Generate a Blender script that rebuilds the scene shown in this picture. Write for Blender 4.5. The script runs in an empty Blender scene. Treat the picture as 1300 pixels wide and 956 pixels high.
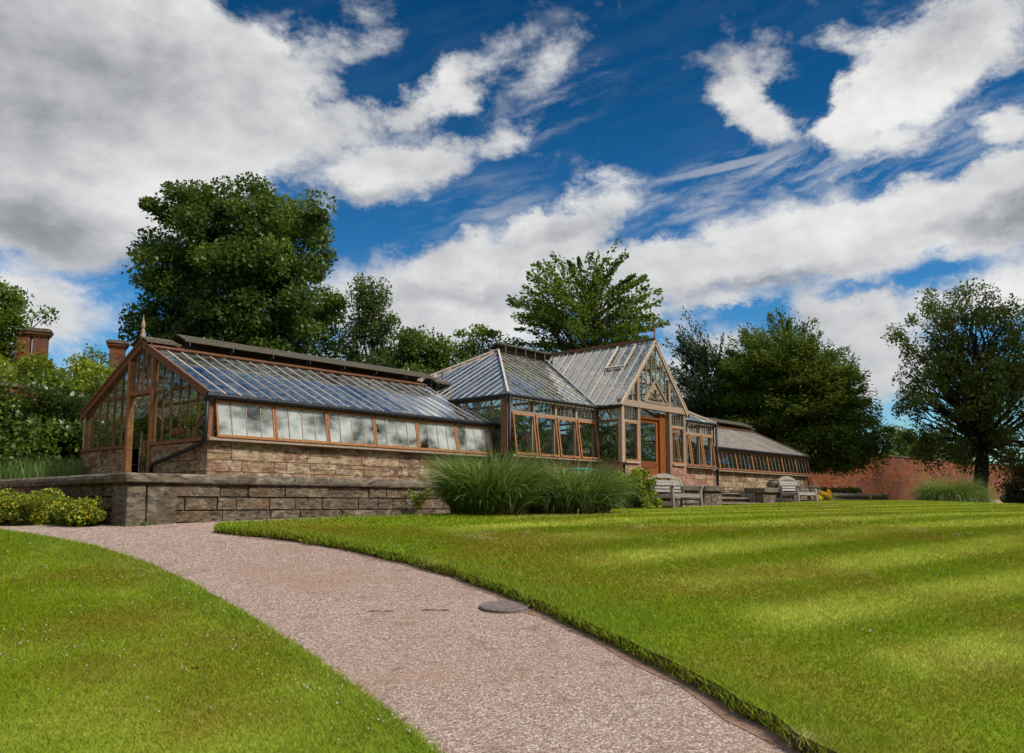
import bpy, bmesh, math, random
import numpy as np
from mathutils import Vector, Matrix
from mathutils.geometry import delaunay_2d_cdt
random.seed(7)
rng = np.random.default_rng(11)
PI = math.pi
rad = math.radians
scene = bpy.context.scene
COL = scene.collection

# ------------------------------------------------------------------ camera
FPX, PITCH, HEAD = 1080.0, rad(6.35), rad(41.16)
cam_d = bpy.data.cameras.new('camera')
cam = bpy.data.objects.new('camera', cam_d)
COL.objects.link(cam)
scene.camera = cam
cam.location = (0, 0, 0)
cam.rotation_euler = (PI / 2 + PITCH, 0, HEAD - PI / 2)
cam_d.sensor_width = 36
cam_d.lens = FPX / 1300 * 36
cam_d.shift_y = (520 - 478) / 1300
cam_d.clip_end = 6000
cam_d.clip_start = 0.05

SUN_AZ, SUN_EL = rad(-72), rad(48)        # azimuth from +X, counter-clockwise
sun_d = bpy.data.lights.new('sun', 'SUN')
sun_d.energy = 3.0
sun_d.angle = rad(9)
sun_d.color = (1.0, 0.955, 0.88)
sun = bpy.data.objects.new('sun', sun_d)
COL.objects.link(sun)
sdir = Vector((math.cos(SUN_AZ) * math.cos(SUN_EL), math.sin(SUN_AZ) * math.cos(SUN_EL), math.sin(SUN_EL)))
sun.rotation_euler = sdir.to_track_quat('Z', 'Y').to_euler()
sun.location = (0, -20, 40)
SKY_STRENGTH = 0.09

scene.view_settings.view_transform = 'Standard'
scene.view_settings.look = 'None'
scene.view_settings.exposure = 0.5
scene.view_settings.gamma = 1.0
scene.view_settings.use_curve_mapping = False
scene.cycles.max_bounces = 8
scene.cycles.diffuse_bounces = 3
scene.cycles.glossy_bounces = 3
scene.cycles.transparent_max_bounces = 24
scene.cycles.use_denoising = True
scene.cycles.caustics_reflective = False
scene.cycles.caustics_refractive = False

Fv = Vector((math.cos(HEAD) * math.cos(PITCH), math.sin(HEAD) * math.cos(PITCH), math.sin(PITCH)))
Rv = Vector((math.sin(HEAD), -math.cos(HEAD), 0))
Uv = Rv.cross(Fv)


def ray(x, y):
    return Fv * FPX + Rv * (x - 650) - Uv * (y - 520)


def pt(x, y, D):
    """the point of the place that the photograph shows at (x, y), D metres ahead"""
    return ray(x, y) * (D / FPX)


def ptY(x, y, Y):
    r = ray(x, y)
    return r * (Y / r.y)


# ------------------------------------------------------------------ node helpers
class NT:
    def __init__(s, tree):
        s.t = tree
        s.t.nodes.clear()

    def n(s, typ, ins=None, **kw):
        nd = s.t.nodes.new(typ)
        for k, v in kw.items():
            setattr(nd, k, v)
        for k, v in (ins or {}).items():
            s.set(nd.inputs[k], v)
        return nd

    def set(s, sock, v):
        if hasattr(v, 'is_output') or isinstance(v, bpy.types.NodeSocket):
            s.t.links.new(v, sock)
        elif isinstance(v, bpy.types.Node):
            s.t.links.new(v.outputs[0], sock)
        else:
            if sock.type == 'RGBA' and len(v) == 3:
                v = (*v, 1)
            sock.default_value = v

    def math(s, op, a, b=0.0, c=None, clamp=False):
        nd = s.n('ShaderNodeMath', operation=op, use_clamp=clamp)
        s.set(nd.inputs[0], a)
        s.set(nd.inputs[1], b)
        if c is not None:
            s.set(nd.inputs[2], c)
        return nd.outputs[0]

    def vmath(s, op, a, b=None, out=0):
        nd = s.n('ShaderNodeVectorMath', operation=op)
        s.set(nd.inputs[0], a)
        if b is not None:
            s.set(nd.inputs[1], b)
        return nd.outputs[out]

    def mix(s, f, a, b, mode='MIX'):
        nd = s.n('ShaderNodeMix', data_type='RGBA', blend_type=mode)
        s.set(nd.inputs[0], f)
        s.set(nd.inputs[6], a)
        s.set(nd.inputs[7], b)
        return nd.outputs[2]

    def noise(s, vec, scale, detail=4, rough=0.55, dist=0.0, out=0):
        nd = s.n('ShaderNodeTexNoise', {'Vector': vec, 'Scale': scale, 'Detail': detail, 'Roughness': rough, 'Distortion': dist})
        return nd.outputs[out]

    def ramp(s, f, stops, interp='LINEAR'):
        nd = s.n('ShaderNodeValToRGB', {0: f})
        cr = nd.color_ramp
        cr.interpolation = interp
        while len(cr.elements) < len(stops):
            cr.elements.new(0.5)
        for e, (p, c) in zip(cr.elements, stops):
            e.position = p
            e.color = (*c, 1) if len(c) == 3 else c
        return nd.outputs[0]

    def rng(s, v, a, b, c=0.0, d=1.0, smooth=True):
        nd = s.n('ShaderNodeMapRange', {'Value': v, 'From Min': a, 'From Max': b, 'To Min': c, 'To Max': d})
        nd.interpolation_type = 'SMOOTHSTEP' if smooth else 'LINEAR'
        return nd.outputs[0]

    def pos(s):
        return s.n('ShaderNodeNewGeometry').outputs['Position']

    def scale(s, v, sc):
        nd = s.n('ShaderNodeMapping', {'Vector': v})
        nd.inputs['Scale'].default_value = sc
        return nd.outputs[0]

    def attr(s, name, out='Fac'):
        return s.n('ShaderNodeAttribute', attribute_name=name).outputs[out]

    def bump(s, h, strength=0.5, dist=0.02):
        return s.n('ShaderNodeBump', {'Height': h, 'Strength': strength, 'Distance': dist}).outputs[0]


MATS = {}


def material(name):
    m = bpy.data.materials.new(name)
    m.use_nodes = True
    MATS[name] = m
    return m, NT(m.node_tree)


def finish(t, shader, normal=None):
    t.n('ShaderNodeOutputMaterial', {'Surface': shader})


def princ(t, col, rough=0.8, normal=None, spec=0.3, metal=0.0):
    ins = {'Base Color': col, 'Roughness': rough, 'Specular IOR Level': spec, 'Metallic': metal}
    if normal is not None:
        ins['Normal'] = normal
    return t.n('ShaderNodeBsdfPrincipled', ins).outputs[0]


# ------------------------------------------------------------------ world: sky with clouds
world = bpy.data.worlds.new('World')
scene.world = world
world.use_nodes = True
t = NT(world.node_tree)
sky = t.n('ShaderNodeTexSky', sky_type='NISHITA', sun_disc=False, sun_elevation=SUN_EL, sun_rotation=PI / 2 - SUN_AZ,
          air_density=1.0, dust_density=0.3, ozone_density=2.5)
dirv = t.n('ShaderNodeTexCoord').outputs['Generated']
dirn = t.vmath('NORMALIZE', dirv)
dF = t.vmath('DOT_PRODUCT', dirn, (math.cos(HEAD), math.sin(HEAD), 0), out=1)
dR = t.vmath('DOT_PRODUCT', dirn, (math.sin(HEAD), -math.cos(HEAD), 0), out=1)
az = t.math('ARCTAN2', dR, dF)
sepz = t.n('ShaderNodeSeparateXYZ', {0: dirn}).outputs[2]
el = t.math('ARCSINE', sepz)
ae = t.n('ShaderNodeCombineXYZ', {0: az, 1: el, 2: 0.0}).outputs[0]


def azel(x, y):
    r = ray(x, y).normalized()
    return math.atan2(r.dot(Rv), r.x * math.cos(HEAD) + r.y * math.sin(HEAD)), math.asin(r.z)


wn = t.n('ShaderNodeTexNoise', {'Vector': t.scale(ae, (1, 1.4, 1)), 'Scale': 5.0, 'Detail': 9.0, 'Roughness': 0.68}).outputs[1]
warp = t.vmath('MULTIPLY', t.vmath('SUBTRACT', wn, (0.5, 0.5, 0.5)), (0.19, 0.13, 0.0))
aew = t.vmath('ADD', ae, warp)


def blob(vec, cx, cy, rx, ry, rot, w):
    a0, e0 = azel(cx, cy)
    a1, _ = azel(cx + rx * .5, cy)
    a2, _ = azel(cx - rx * .5, cy)
    _, e1 = azel(cx, cy - ry * .5)
    _, e2 = azel(cx, cy + ry * .5)
    nd = t.n('ShaderNodeMapping', {'Vector': vec}, vector_type='TEXTURE')
    nd.inputs['Location'].default_value = (a0, e0, 0)
    nd.inputs['Rotation'].default_value = (0, 0, rad(rot))
    nd.inputs['Scale'].default_value = (abs(a1 - a2), abs(e1 - e2), 1)
    ln = t.vmath('LENGTH', nd.outputs[0], out=1)
    return t.math('MULTIPLY', t.math('SUBTRACT', 1.0, ln, clamp=True), w)


def blobs(vec, lst):
    acc = None
    for b in lst:
        v = blob(vec, *b)
        acc = v if acc is None else t.math('ADD', acc, v)
    return acc


field = blobs(aew, [
    (60, 120, 400, 260, 0, 2.1), (30, 270, 250, 90, -6, 1.2), (300, 150, 170, 110, 20, 1.3), (40, 405, 170, 60, 0, 1.1), (250, 40, 220, 90, 0, 0.9),
    (505, 210, 155, 62, 8, 1.5), (520, 120, 180, 40, 22, 1.0), (635, 168, 70, 36, -10, 0.8), (700, 95, 110, 44, 25, 0.62), (455, 60, 90, 50, 30, 0.6), 
    (950, 80, 75, 70, -40, 0.75), (985, 145, 80, 45, -50, 0.8), (850, 78, 70, 22, 5, 0.6), (1190, 70, 190, 110, 32, 1.7), (1095, 140, 110, 50, 50, 1.0), (1080, 60, 60, 40, 0, .6),
    (1280, 170, 70, 36, 0, 1.0), (730, 275, 120, 50, 28, 1.2), (640, 330, 180, 55, 8, 1.1), (560, 380, 260, 75, 0, 1.2), (800, 345, 120, 50, 10, .9),
    (950, 320, 240, 70, 10, 1.6), (1180, 285, 190, 75, 6, 1.6), (1275, 250, 110, 80, 20, 1.0), (1060, 385, 110, 45, -12, 1.25), (900, 385, 90, 26, 10, .9), (1255, 375, 110, 50, 10, 1.2),
    (1120, 440, 110, 80, 0, 1.0), (1000, 470, 300, 80, 0, .9), (500, 470, 500, 100, 0, .6), (880, 255, 150, 26, 8, .42), (1060, 215, 150, 30, 14, .35),
    (-500, 200, 500, 300, 0, 1.0), (1900, 260, 500, 200, 0, .8)])

cirrus = t.noise(t.scale(t.n('ShaderNodeMapping', {'Vector': t.vmath('ADD', ae, t.vmath('MULTIPLY', warp, (.35, .35, 0))), 'Rotation': (0, 0, rad(-14))}).outputs[0], (1.2, 7, 1)), 6.0, 5, .6)
fb = t.noise(t.scale(ae, (1, 1.75, 1)), 8.5, 9, 0.62, 0.3)
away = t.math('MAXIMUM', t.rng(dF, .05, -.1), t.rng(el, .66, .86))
behind = t.math('MULTIPLY', away, t.rng(t.noise(dirn, 2.6, 5), .40, .60, -.1, 1.0))  # cloud cover made up outside the view, to add ambient light
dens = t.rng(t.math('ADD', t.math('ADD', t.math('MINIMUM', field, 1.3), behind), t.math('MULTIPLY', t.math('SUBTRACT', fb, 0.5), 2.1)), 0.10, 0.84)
dens = t.math('MULTIPLY', dens, 0.97)
thin = t.math('MULTIPLY', t.rng(cirrus, .42, .72), t.math('MINIMUM', t.math('ADD', blobs(ae, [(930, 235, 230, 50, 10, 1.2), (1130, 205, 210, 75, 14, 1.2), (620, 280, 130, 70, 10, .6), (700, 130, 110, 60, 20, .5)]), 0.02), .62))
ta, te = azel(915, 212)
a_, e_ = azel(795, 240)
b_, f_ = azel(1045, 183)
trail = t.rng(t.math('MULTIPLY', blob(ae, 920, 212, 150, 8.5, math.degrees(math.atan2(f_ - e_, b_ - a_)), 1.0),
                     t.math('ADD', .5, t.noise(ae, 55, 3))), .12, .6, 0, .42)
dens = t.math('MAXIMUM', dens, t.math('MAXIMUM', thin, trail))
greyf = blobs(aew, [(10, 70, 430, 170, 0, .8), (50, 290, 280, 70, -8, .75), (200, 60, 200, 80, 0, .3), (1260, 290, 110, 36, 0, .8), (1180, 40, 90, 40, 20, .45), (700, 290, 90, 20, 20, .4), (480, 240, 100, 16, 0, .5), (600, 370, 180, 24, 0, .5), (960, 350, 160, 18, 8, .6)])
fine = t.noise(t.scale(ae, (1, 1.6, 1)), 15, 7, .6)
big = t.noise(t.scale(ae, (1, 2.2, 1)), 3.4, 4, .5)
lum = t.math('ADD', t.math('ADD', t.math('MULTIPLY', big, .95), t.math('MULTIPLY', fine, .58)), t.math('MULTIPLY', t.math('MINIMUM', greyf, 1.0), -.52))
lum = t.rng(lum, .15, .95, 0, 1, smooth=False)
ccol = t.ramp(lum, [(0.0, (.17, .18, .195)), (.3, (.26, .268, .28)), (.6, (.43, .435, .445)), (1.0, (.68, .675, .66))])
ccol = t.mix(t.math('MULTIPLY', away, .8), ccol, (1.05, 1.03, 1.0))  # out-of-view cloud set brighter than the visible cloud, as fill light
ccol = t.vmath('SCALE', ccol, None)
ccol.node.inputs['Scale'].default_value = .93 / SKY_STRENGTH
# deeper, polarised blue high in view: the sky texture through a saturation and tint
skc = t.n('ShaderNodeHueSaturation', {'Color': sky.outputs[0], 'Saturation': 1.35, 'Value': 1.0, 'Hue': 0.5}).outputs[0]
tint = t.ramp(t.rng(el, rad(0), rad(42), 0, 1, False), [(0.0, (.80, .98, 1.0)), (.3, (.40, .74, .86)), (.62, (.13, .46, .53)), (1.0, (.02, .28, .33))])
tint = t.mix(t.rng(el, .60, .85), tint, (2.0, 2.0, 1.65))  # sky above the view brightened to lift roof reflections and ambient light
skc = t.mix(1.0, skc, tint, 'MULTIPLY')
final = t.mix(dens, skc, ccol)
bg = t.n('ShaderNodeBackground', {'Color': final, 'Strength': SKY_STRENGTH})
t.n('ShaderNodeOutputWorld', {'Surface': bg.outputs[0]})

# ------------------------------------------------------------------ materials


def wood(name, c0, c1, c2, rough=.7, spec=.25, stain=0.5):
    m, t = material(name)
    p = t.pos()
    g = t.noise(t.scale(p, (9, 9, 9)), 3.0, 6, .65)
    f = t.noise(t.scale(p, (30, 30, 6)), 2.0, 3)
    c = t.ramp(g, [(.3, c0), (.5, c1), (.72, c2)])
    c = t.mix(t.math('MULTIPLY', t.rng(f, .5, .75), stain), c, (c0[0] * .55, c0[1] * .5, c0[2] * .5))
    c = t.vmath('SCALE', c, None)
    t.set(c.node.inputs['Scale'], t.math('ADD', .72, t.math('MULTIPLY', t.attr('tone'), .52)))
    finish(t, princ(t, c, rough, t.bump(f, .25, .004), spec))
    return m


wood('oak_orange', (.20, .075, .026), (.36, .15, .055), (.50, .28, .15), .6)
wood('oak_brown', (.10, .045, .025), (.20, .085, .042), (.31, .17, .10), .6)
wood('bar_pale', (.34, .26, .20), (.52, .42, .33), (.68, .58, .48), .75)
wood('beam_grey', (.19, .14, .10), (.33, .24, .17), (.46, .36, .27), .8)
wood('door_varnish', (.12, .035, .012), (.24, .075, .02), (.36, .12, .035), .4, .4, .3)
wood('bench_teak', (.17, .15, .13), (.30, .27, .235), (.46, .42, .37), .85)
wood('vent_board', (.035, .032, .022), (.12, .10, .072), (.27, .22, .16), .85)
wood('staging', (.16, .10, .05), (.28, .17, .08), (.38, .25, .13), .8)

m, t = material('iron_black')
finish(t, princ(t, (.012, .012, .013), .5, None, .35))
m, t = material('lead_grey')
p = t.pos()
finish(t, princ(t, t.ramp(t.noise(p, 14, 4), [(.3, (.10, .12, .13)), (.7, (.30, .36, .38))]), .6))
m, t = material('teal_paint')
finish(t, princ(t, (.02, .26, .24), .45))
m, t = material('terracotta')
finish(t, princ(t, t.ramp(t.noise(t.pos(), 20, 3), [(.3, (.28, .10, .05)), (.7, (.45, .19, .10))]), .85))


def glass(name, refl_tint, dirt_amt, dirt_col, thru, scale=6.0, lo=.35, hi=.75, ior=1.5, det=6, refl=1.8):
    m, t = material(name)
    p = t.pos()
    d = t.noise(t.scale(p, (1, 1, 1.6)), scale, det, .55, .1)
    d2 = t.noise(p, .9, 3)
    wob = t.bump(t.noise(p, 1.7, 2), .10, .02)
    geo = t.n('ShaderNodeNewGeometry')
    cs = t.math('ABSOLUTE', t.vmath('DOT_PRODUCT', wob, geo.outputs['Incoming'], out=1))
    f0 = ((ior - 1) / (ior + 1)) ** 2
    fr = t.math('ADD', f0, t.math('MULTIPLY', t.math('POWER', t.math('SUBTRACT', 1.0, cs, clamp=True), 5.0), 1 - f0))
    tr = t.n('ShaderNodeBsdfTransparent', {'Color': thru}).outputs[0]
    gl = t.n('ShaderNodeBsdfGlossy', {'Color': refl_tint, 'Roughness': .03, 'Normal': wob}).outputs[0]
    fac = t.math('MULTIPLY', fr, refl, clamp=True)      # both faces of the pane
    s = t.n('ShaderNodeMixShader', {0: fac, 1: tr, 2: gl}).outputs[0]
    df = t.n('ShaderNodeBsdfDiffuse', {'Color': dirt_col}).outputs[0]
    tl = t.n('ShaderNodeBsdfTranslucent', {'Color': dirt_col}).outputs[0]
    dd = t.n('ShaderNodeMixShader', {0: .45, 1: df, 2: tl}).outputs[0]
    d = t.math('ADD', d, t.math('MULTIPLY', t.math('SUBTRACT', t.attr('tone'), .5), .07))
    df_ = t.math('MULTIPLY', t.math('ADD', t.rng(d, lo, hi, .1, 1), t.math('SUBTRACT', d2, .5)), dirt_amt, clamp=True)
    s = t.n('ShaderNodeMixShader', {0: df_, 1: s, 2: dd}).outputs[0]
    finish(t, s)
    return m


glass('roof_glass', (1, 1, 1), .42, (.42, .47, .46), (.80, .90, .87), ior=1.7, refl=2.6)
glass('clear_glass', (1, 1, 1), .06, (.30, .33, .28), (.86, .92, .89))
glass('misted_glass', (.95, 1, .98), .88, (.78, .83, .78), (.80, .87, .83), 1.1, .34, .62, 1.5, 3)
glass('old_roof_glass', (.95, .93, .9), .75, (.50, .45, .40), (.6, .6, .55), 3.0, .15, .6)


def stone(name, cols, dark, moss=.0, lichen=.3, bumpd=.02, bscale=9.0, rust=0.3, pale=(.55, .47, .35)):
    m, t = material(name)
    p = t.pos()
    tone = t.attr('tone')
    n1 = t.noise(p, 2.2, 5, .6)
    n2 = t.noise(p, bscale, 7, .65)
    n3 = t.noise(t.scale(p, (1, 1, 3.2)), 5.0, 6, .7, .4)
    stops = [((i + .0) / max(1, len(cols) - 1), c) for i, c in enumerate(cols)]
    tv = t.math('ADD', t.math('MULTIPLY', tone, .72), t.math('MULTIPLY', t.rng(t.noise(p, 1.7, 4, .6), .3, .7), .28))
    base = t.ramp(tv, stops, 'LINEAR')
    c = t.mix(t.rng(n3, .40, .66, 0, .85), base, dark)
    c = t.mix(t.rng(t.noise(t.scale(p, (1, 1, 1.7)), 3.4, 6, .7, .8), .52, .62, 0, lichen * 1.4), c, pale)
    c = t.mix(t.rng(n1, .5, .72, 0, rust), c, (.27, .13, .06))
    sp = t.noise(p, 16, 4, .7)
    c = t.mix(t.rng(sp, .60, .70, 0, lichen), c, (.55, .53, .46))
    if moss:
        mo = t.noise(p, 6, 5, .6)
        c = t.mix(t.rng(mo, .56, .68, 0, moss), c, (.06, .085, .02))
    h = t.math('ADD', n2, t.math('MULTIPLY', n3, .8))
    finish(t, princ(t, c, .92, t.bump(h, .9, bumpd), .15))
    return m


stone('plinth_stone', [(.21, .125, .07), (.40, .28, .155), (.16, .095, .06), (.34, .20, .125), (.46, .35, .21), (.27, .13, .09), (.38, .27, .17)], (.085, .052, .034), 0, .38, .03)
stone('red_stone', [(.36, .25, .16), (.28, .11, .08), (.45, .33, .21), (.33, .16, .11), (.50, .40, .28)], (.20, .11, .075), 0, .3, .015)
stone('terrace_stone', [(.11, .076, .048), (.21, .15, .095), (.14, .105, .075), (.28, .205, .13)], (.028, .022, .017), .25, .30, .05, 12, .25, (.40, .35, .27))
stone('coping_stone', [(.105, .082, .058), (.18, .142, .10), (.13, .10, .072)], (.035, .028, .021), .25, .30, .02, 16, .08, (.33, .29, .23))
stone('dark_mortar', [(.05, .04, .03), (.07, .055, .04)], (.02, .017, .013), .2, .05)
stone('mortar', [(.22, .165, .115), (.27, .20, .14)], (.10, .07, .05), .1, .2)

m, t = material('garden_brick')
p = t.pos()
tone = t.attr('tone')
c = t.ramp(tone, [(0, (.30, .075, .035)), (.3, (.43, .115, .048)), (.6, (.36, .13, .065)), (.85, (.21, .06, .035)), (1, (.42, .18, .09))])
c = t.mix(1.0, c, (.66, .72, .60), 'MULTIPLY')
c = t.mix(t.rng(t.noise(p, 1.2, 5, .6), .42, .68, 0, .75), c, (.11, .06, .045))
c = t.mix(t.rng(t.noise(t.scale(p, (1, 1, 7)), 2.2, 5, .7), .5, .7, 0, .5), c, (.085, .05, .04))
c = t.mix(t.rng(t.noise(t.scale(p, (1, 1, .5)), 4, 5, .7), .58, .7, 0, .35), c, (.46, .36, .29))
finish(t, princ(t, c, .9, t.bump(t.noise(p, 30, 3), .4, .01), .1))

m, t = material('gravel')
p = t.pos()
v = t.n('ShaderNodeTexVoronoi', {'Vector': p, 'Scale': 62.0})
v2 = t.n('ShaderNodeTexVoronoi', {'Vector': p, 'Scale': 27.0})
sep = t.n('ShaderNodeSeparateColor', {0: v.outputs['Color']}).outputs[0]
c = t.ramp(sep, [(0, (.20, .13, .10)), (.3, (.34, .225, .17)), (.6, (.46, .33, .25)), (.85, (.60, .51, .43)), (1, (.28, .18, .135))])
c = t.mix(t.rng(v.outputs['Distance'], .35, .75, 0, .55), c, (.13, .085, .07))
c = t.mix(t.rng(t.noise(p, .55, 5, .6), .46, .70, 0, .6), c, (.33, .20, .14))
c = t.mix(t.rng(t.noise(p, 3.2, 5, .6), .56, .72, 0, .5), c, (.18, .11, .085))
h = t.math('ADD', t.math('MULTIPLY', v.outputs['Distance'], -.6), t.math('MULTIPLY', v2.outputs['Distance'], -.5))
finish(t, princ(t, c, .95, t.bump(h, .8, .012), .15))

m, t = material('pebble')
tone = t.attr('tone')
c = t.ramp(tone, [(0, (.20, .13, .10)), (.25, (.33, .22, .165)), (.6, (.44, .315, .24)), (.85, (.55, .43, .345)), (.96, (.70, .61, .53)), (1, (.25, .14, .10))])
p = t.pos()
c = t.mix(t.rng(t.noise(p, .55, 5, .6), .46, .70, 0, .55), c, (.34, .21, .145))
c = t.mix(t.rng(t.noise(p, 3.2, 5, .6), .56, .72, 0, .5), c, (.19, .12, .09))
finish(t, princ(t, c, .85, None, .25))

m, t = material('soil')
p = t.pos()
finish(t, princ(t, t.ramp(t.noise(p, 9, 6, .7), [(.3, (.045, .028, .018)), (.7, (.17, .105, .07))]), .95, t.bump(t.noise(p, 25, 5), .8, .02), .1))

m, t = material('bare_earth')
p = t.pos()
finish(t, princ(t, t.ramp(t.noise(p, 14, 6, .7), [(.3, (.15, .085, .055)), (.7, (.34, .21, .145))]), .95, t.bump(t.noise(p, 60, 4), .8, .012), .1))

m, t = material('paving')
p = t.pos()
b = t.n('ShaderNodeTexBrick', {'Vector': p, 'Scale': 1.2, 'Mortar Size': .015, 'Color1': (.30, .25, .19, 1), 'Color2': (.22, .19, .15, 1), 'Mortar': (.08, .07, .05, 1)})
c = t.mix(t.rng(t.noise(p, 4, 5), .4, .7, 0, .5), b.outputs[0], (.12, .10, .08))
finish(t, princ(t, c, .9))


def lawn_colour(t, p, striped=True):
    """mowing stripes run along the glasshouse; a darker border is mown round the edge"""
    sx = t.n('ShaderNodeSeparateXYZ', {0: p})
    X, Y = sx.outputs[0], sx.outputs[1]
    wv = t.math('MULTIPLY', t.math('SUBTRACT', t.noise(p, .35, 3), .5), .55)
    q = t.math('SUBTRACT', t.math('ADD', t.math('ADD', Y, t.math('MULTIPLY', X, .4)), t.math('MULTIPLY', wv, .6)), 6.2)
    s = t.math('COSINE', t.math('MULTIPLY', q, 2 * PI / 1.6))
    border = t.rng(t.math('ADD', t.attr('border'), t.math('MULTIPLY', wv, .8)), 1.05, 1.75)
    s = t.math('MULTIPLY', t.math('MULTIPLY', t.rng(s, -.95, 1.0), border), t.rng(t.noise(p, .5, 3), .3, .6, .55, 1)) if striped else t.rng(t.noise(p, .6, 3), .45, .65, 0, .45)
    patch = t.noise(p, 1.1, 5, .6)
    green = t.mix(patch, (.185, .262, .014), (.245, .30, .018))
    gold = t.mix(patch, (.47, .48, .085), (.38, .44, .055))
    c = t.mix(s, green, gold)
    c = t.mix(t.rng(t.noise(p, .42, 4, .6), .48, .66, 0, .7), c, (.27, .225, .030))
    c = t.mix(t.rng(t.noise(p, .8, 5, .65), .60, .72, 0, .6), c, (.50, .45, .20))
    c = t.mix(t.rng(t.noise(t.scale(p, (1, 1, 1)), 4.5, 4, .7), .52, .75, 0, .35), c, (.13, .16, .01))
    return c


for turf_name, blade_name, striped in (('lawn_turf', 'lawn_blade', True), ('clover_turf', 'clover_blade', False)):
    m, t = material(turf_name)
    p = t.pos()
    c = lawn_colour(t, p, striped)
    n = t.noise(p, 45, 4, .7)
    c = t.mix(t.rng(n, .3, .7, .35, 0), c, (.045, .06, .008))
    finish(t, princ(t, c, .95, t.bump(n, .7, .02), .05))

    m, t = material(blade_name)
    p = t.pos()
    c = lawn_colour(t, p, striped)
    lush = t.attr('lush')
    c = t.mix(t.math('MULTIPLY', lush, .6), c, (.27, .37, .045))
    tone = t.attr('tone')
    c = t.mix(1.0, c, t.ramp(tone, [(0, (.85, .87, .8)), (.6, (1.08, 1.08, 1.0)), (.9, (1.25, 1.2, 1.15)), (1.0, (1.55, 1.35, 1.6))]), 'MULTIPLY')
    d = t.n('ShaderNodeBsdfDiffuse', {'Color': c}).outputs[0]
    tl = t.n('ShaderNodeBsdfTranslucent', {'Color': c}).outputs[0]
    finish(t, t.n('ShaderNodeMixShader', {0: .35, 1: d, 2: tl}).outputs[0])


m, t = material('meadow')
p = t.pos()
finish(t, princ(t, t.ramp(t.noise(p, .5, 6), [(.3, (.05, .08, .015)), (.7, (.12, .15, .03))]), .95))


def leaf(name, stops, transl=.38, gloss=.02):
    m, t = material(name)
    tone = t.attr('tone')
    c = t.ramp(tone, stops)
    d = t.n('ShaderNodeBsdfDiffuse', {'Color': c}).outputs[0]
    tl = t.n('ShaderNodeBsdfTranslucent', {'Color': t.mix(.35, c, (.30, .36, .03))}).outputs[0]
    s = t.n('ShaderNodeMixShader', {0: transl, 1: d, 2: tl}).outputs[0]
    g = t.n('ShaderNodeBsdfGlossy', {'Color': (.9, .95, .9), 'Roughness': .45}).outputs[0]
    s = t.n('ShaderNodeMixShader', {0: gloss, 1: s, 2: g}).outputs[0]
    finish(t, s)
    return m


leaf('leaf_lime', [(0, (.028, .055, .010)), (.5, (.06, .105, .014)), (.85, (.11, .16, .024)), (1, (.16, .21, .03))])
leaf('leaf_olive', [(0, (.04, .06, .018)), (.5, (.075, .105, .03)), (1, (.14, .17, .05))])
leaf('leaf_fresh', [(0, (.05, .085, .012)), (.5, (.10, .15, .018)), (1, (.19, .25, .03))])
leaf('leaf_yellow', [(0, (.08, .115, .010)), (.5, (.19, .235, .018)), (1, (.34, .37, .03))])
leaf('leaf_dark', [(0, (.015, .034, .008)), (.5, (.035, .065, .013)), (1, (.08, .125, .022))])
leaf('leaf_yew', [(0, (.035, .06, .012)), (.5, (.085, .125, .018)), (.85, (.15, .19, .025)), (1, (.22, .245, .04))], .3, .01)
leaf('leaf_cedar', [(0, (.018, .034, .016)), (.5, (.035, .06, .03)), (1, (.07, .10, .05))], .2, .02)
leaf('leaf_willow', [(0, (.045, .065, .014)), (.5, (.10, .13, .024)), (1, (.20, .235, .05))])
leaf('leaf_copper', [(0, (.02, .022, .010)), (.5, (.045, .035, .018)), (1, (.12, .07, .04))])
leaf('leaf_reed', [(0, (.05, .10, .018)), (.4, (.10, .18, .028)), (.8, (.19, .28, .05)), (1, (.42, .46, .18))], .4, .04)
leaf('leaf_pampas', [(0, (.07, .12, .02)), (.5, (.14, .21, .04)), (1, (.27, .33, .09))], .35, .03)
leaf('leaf_litter', [(0, (.10, .05, .025)), (.6, (.24, .13, .07)), (1, (.36, .22, .13))], .2)
leaf('flower_yellow', [(0, (.75, .50, .01)), (1, (.90, .68, .02))], .3)
leaf('flower_orange', [(0, (.80, .32, .005)), (1, (.90, .60, .01))], .3)
leaf('flower_white', [(0, (.70, .66, .52)), (1, (.85, .83, .76))], .3)
leaf('flower_clover', [(0, (.48, .47, .34)), (1, (.66, .64, .56))], .3)
leaf('flower_red', [(0, (.55, .015, .03)), (.6, (.70, .04, .12)), (1, (.75, .16, .40))], .3)
leaf('flower_pink', [(0, (.60, .12, .35)), (1, (.75, .35, .60))], .3)
m, t = material('bark')
p = t.pos()
n = t.noise(t.scale(p, (4, 4, 1)), 4, 6, .7)
finish(t, princ(t, t.ramp(n, [(.3, (.018, .015, .012)), (.7, (.075, .06, .048))]), .95, t.bump(n, .8, .04), .1))
m, t = material('render_cream')
finish(t, princ(t, t.ramp(t.noise(t.pos(), 2, 5), [(.3, (.42, .38, .31)), (.7, (.58, .54, .46))]), .9))
m, t = material('roof_tile')
finish(t, princ(t, t.ramp(t.noise(t.pos(), 6, 5), [(.3, (.12, .07, .05)), (.7, (.24, .14, .10))]), .9))
m, t = material('drain_stone')
p = t.pos()
finish(t, princ(t, t.ramp(t.noise(p, 18, 5, .7), [(.3, (.10, .075, .065)), (.7, (.22, .17, .15))]), .85, t.bump(t.noise(p, 40, 4), .5, .006)))

# ------------------------------------------------------------------ mesh helpers
ORG = {}


def tag(o, label=None, cat=None, group=None, kind=None):
    if label:
        o['label'] = label
    if cat:
        o['category'] = cat
    if group:
        o['group'] = group
    if kind:
        o['kind'] = kind
    return o


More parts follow.
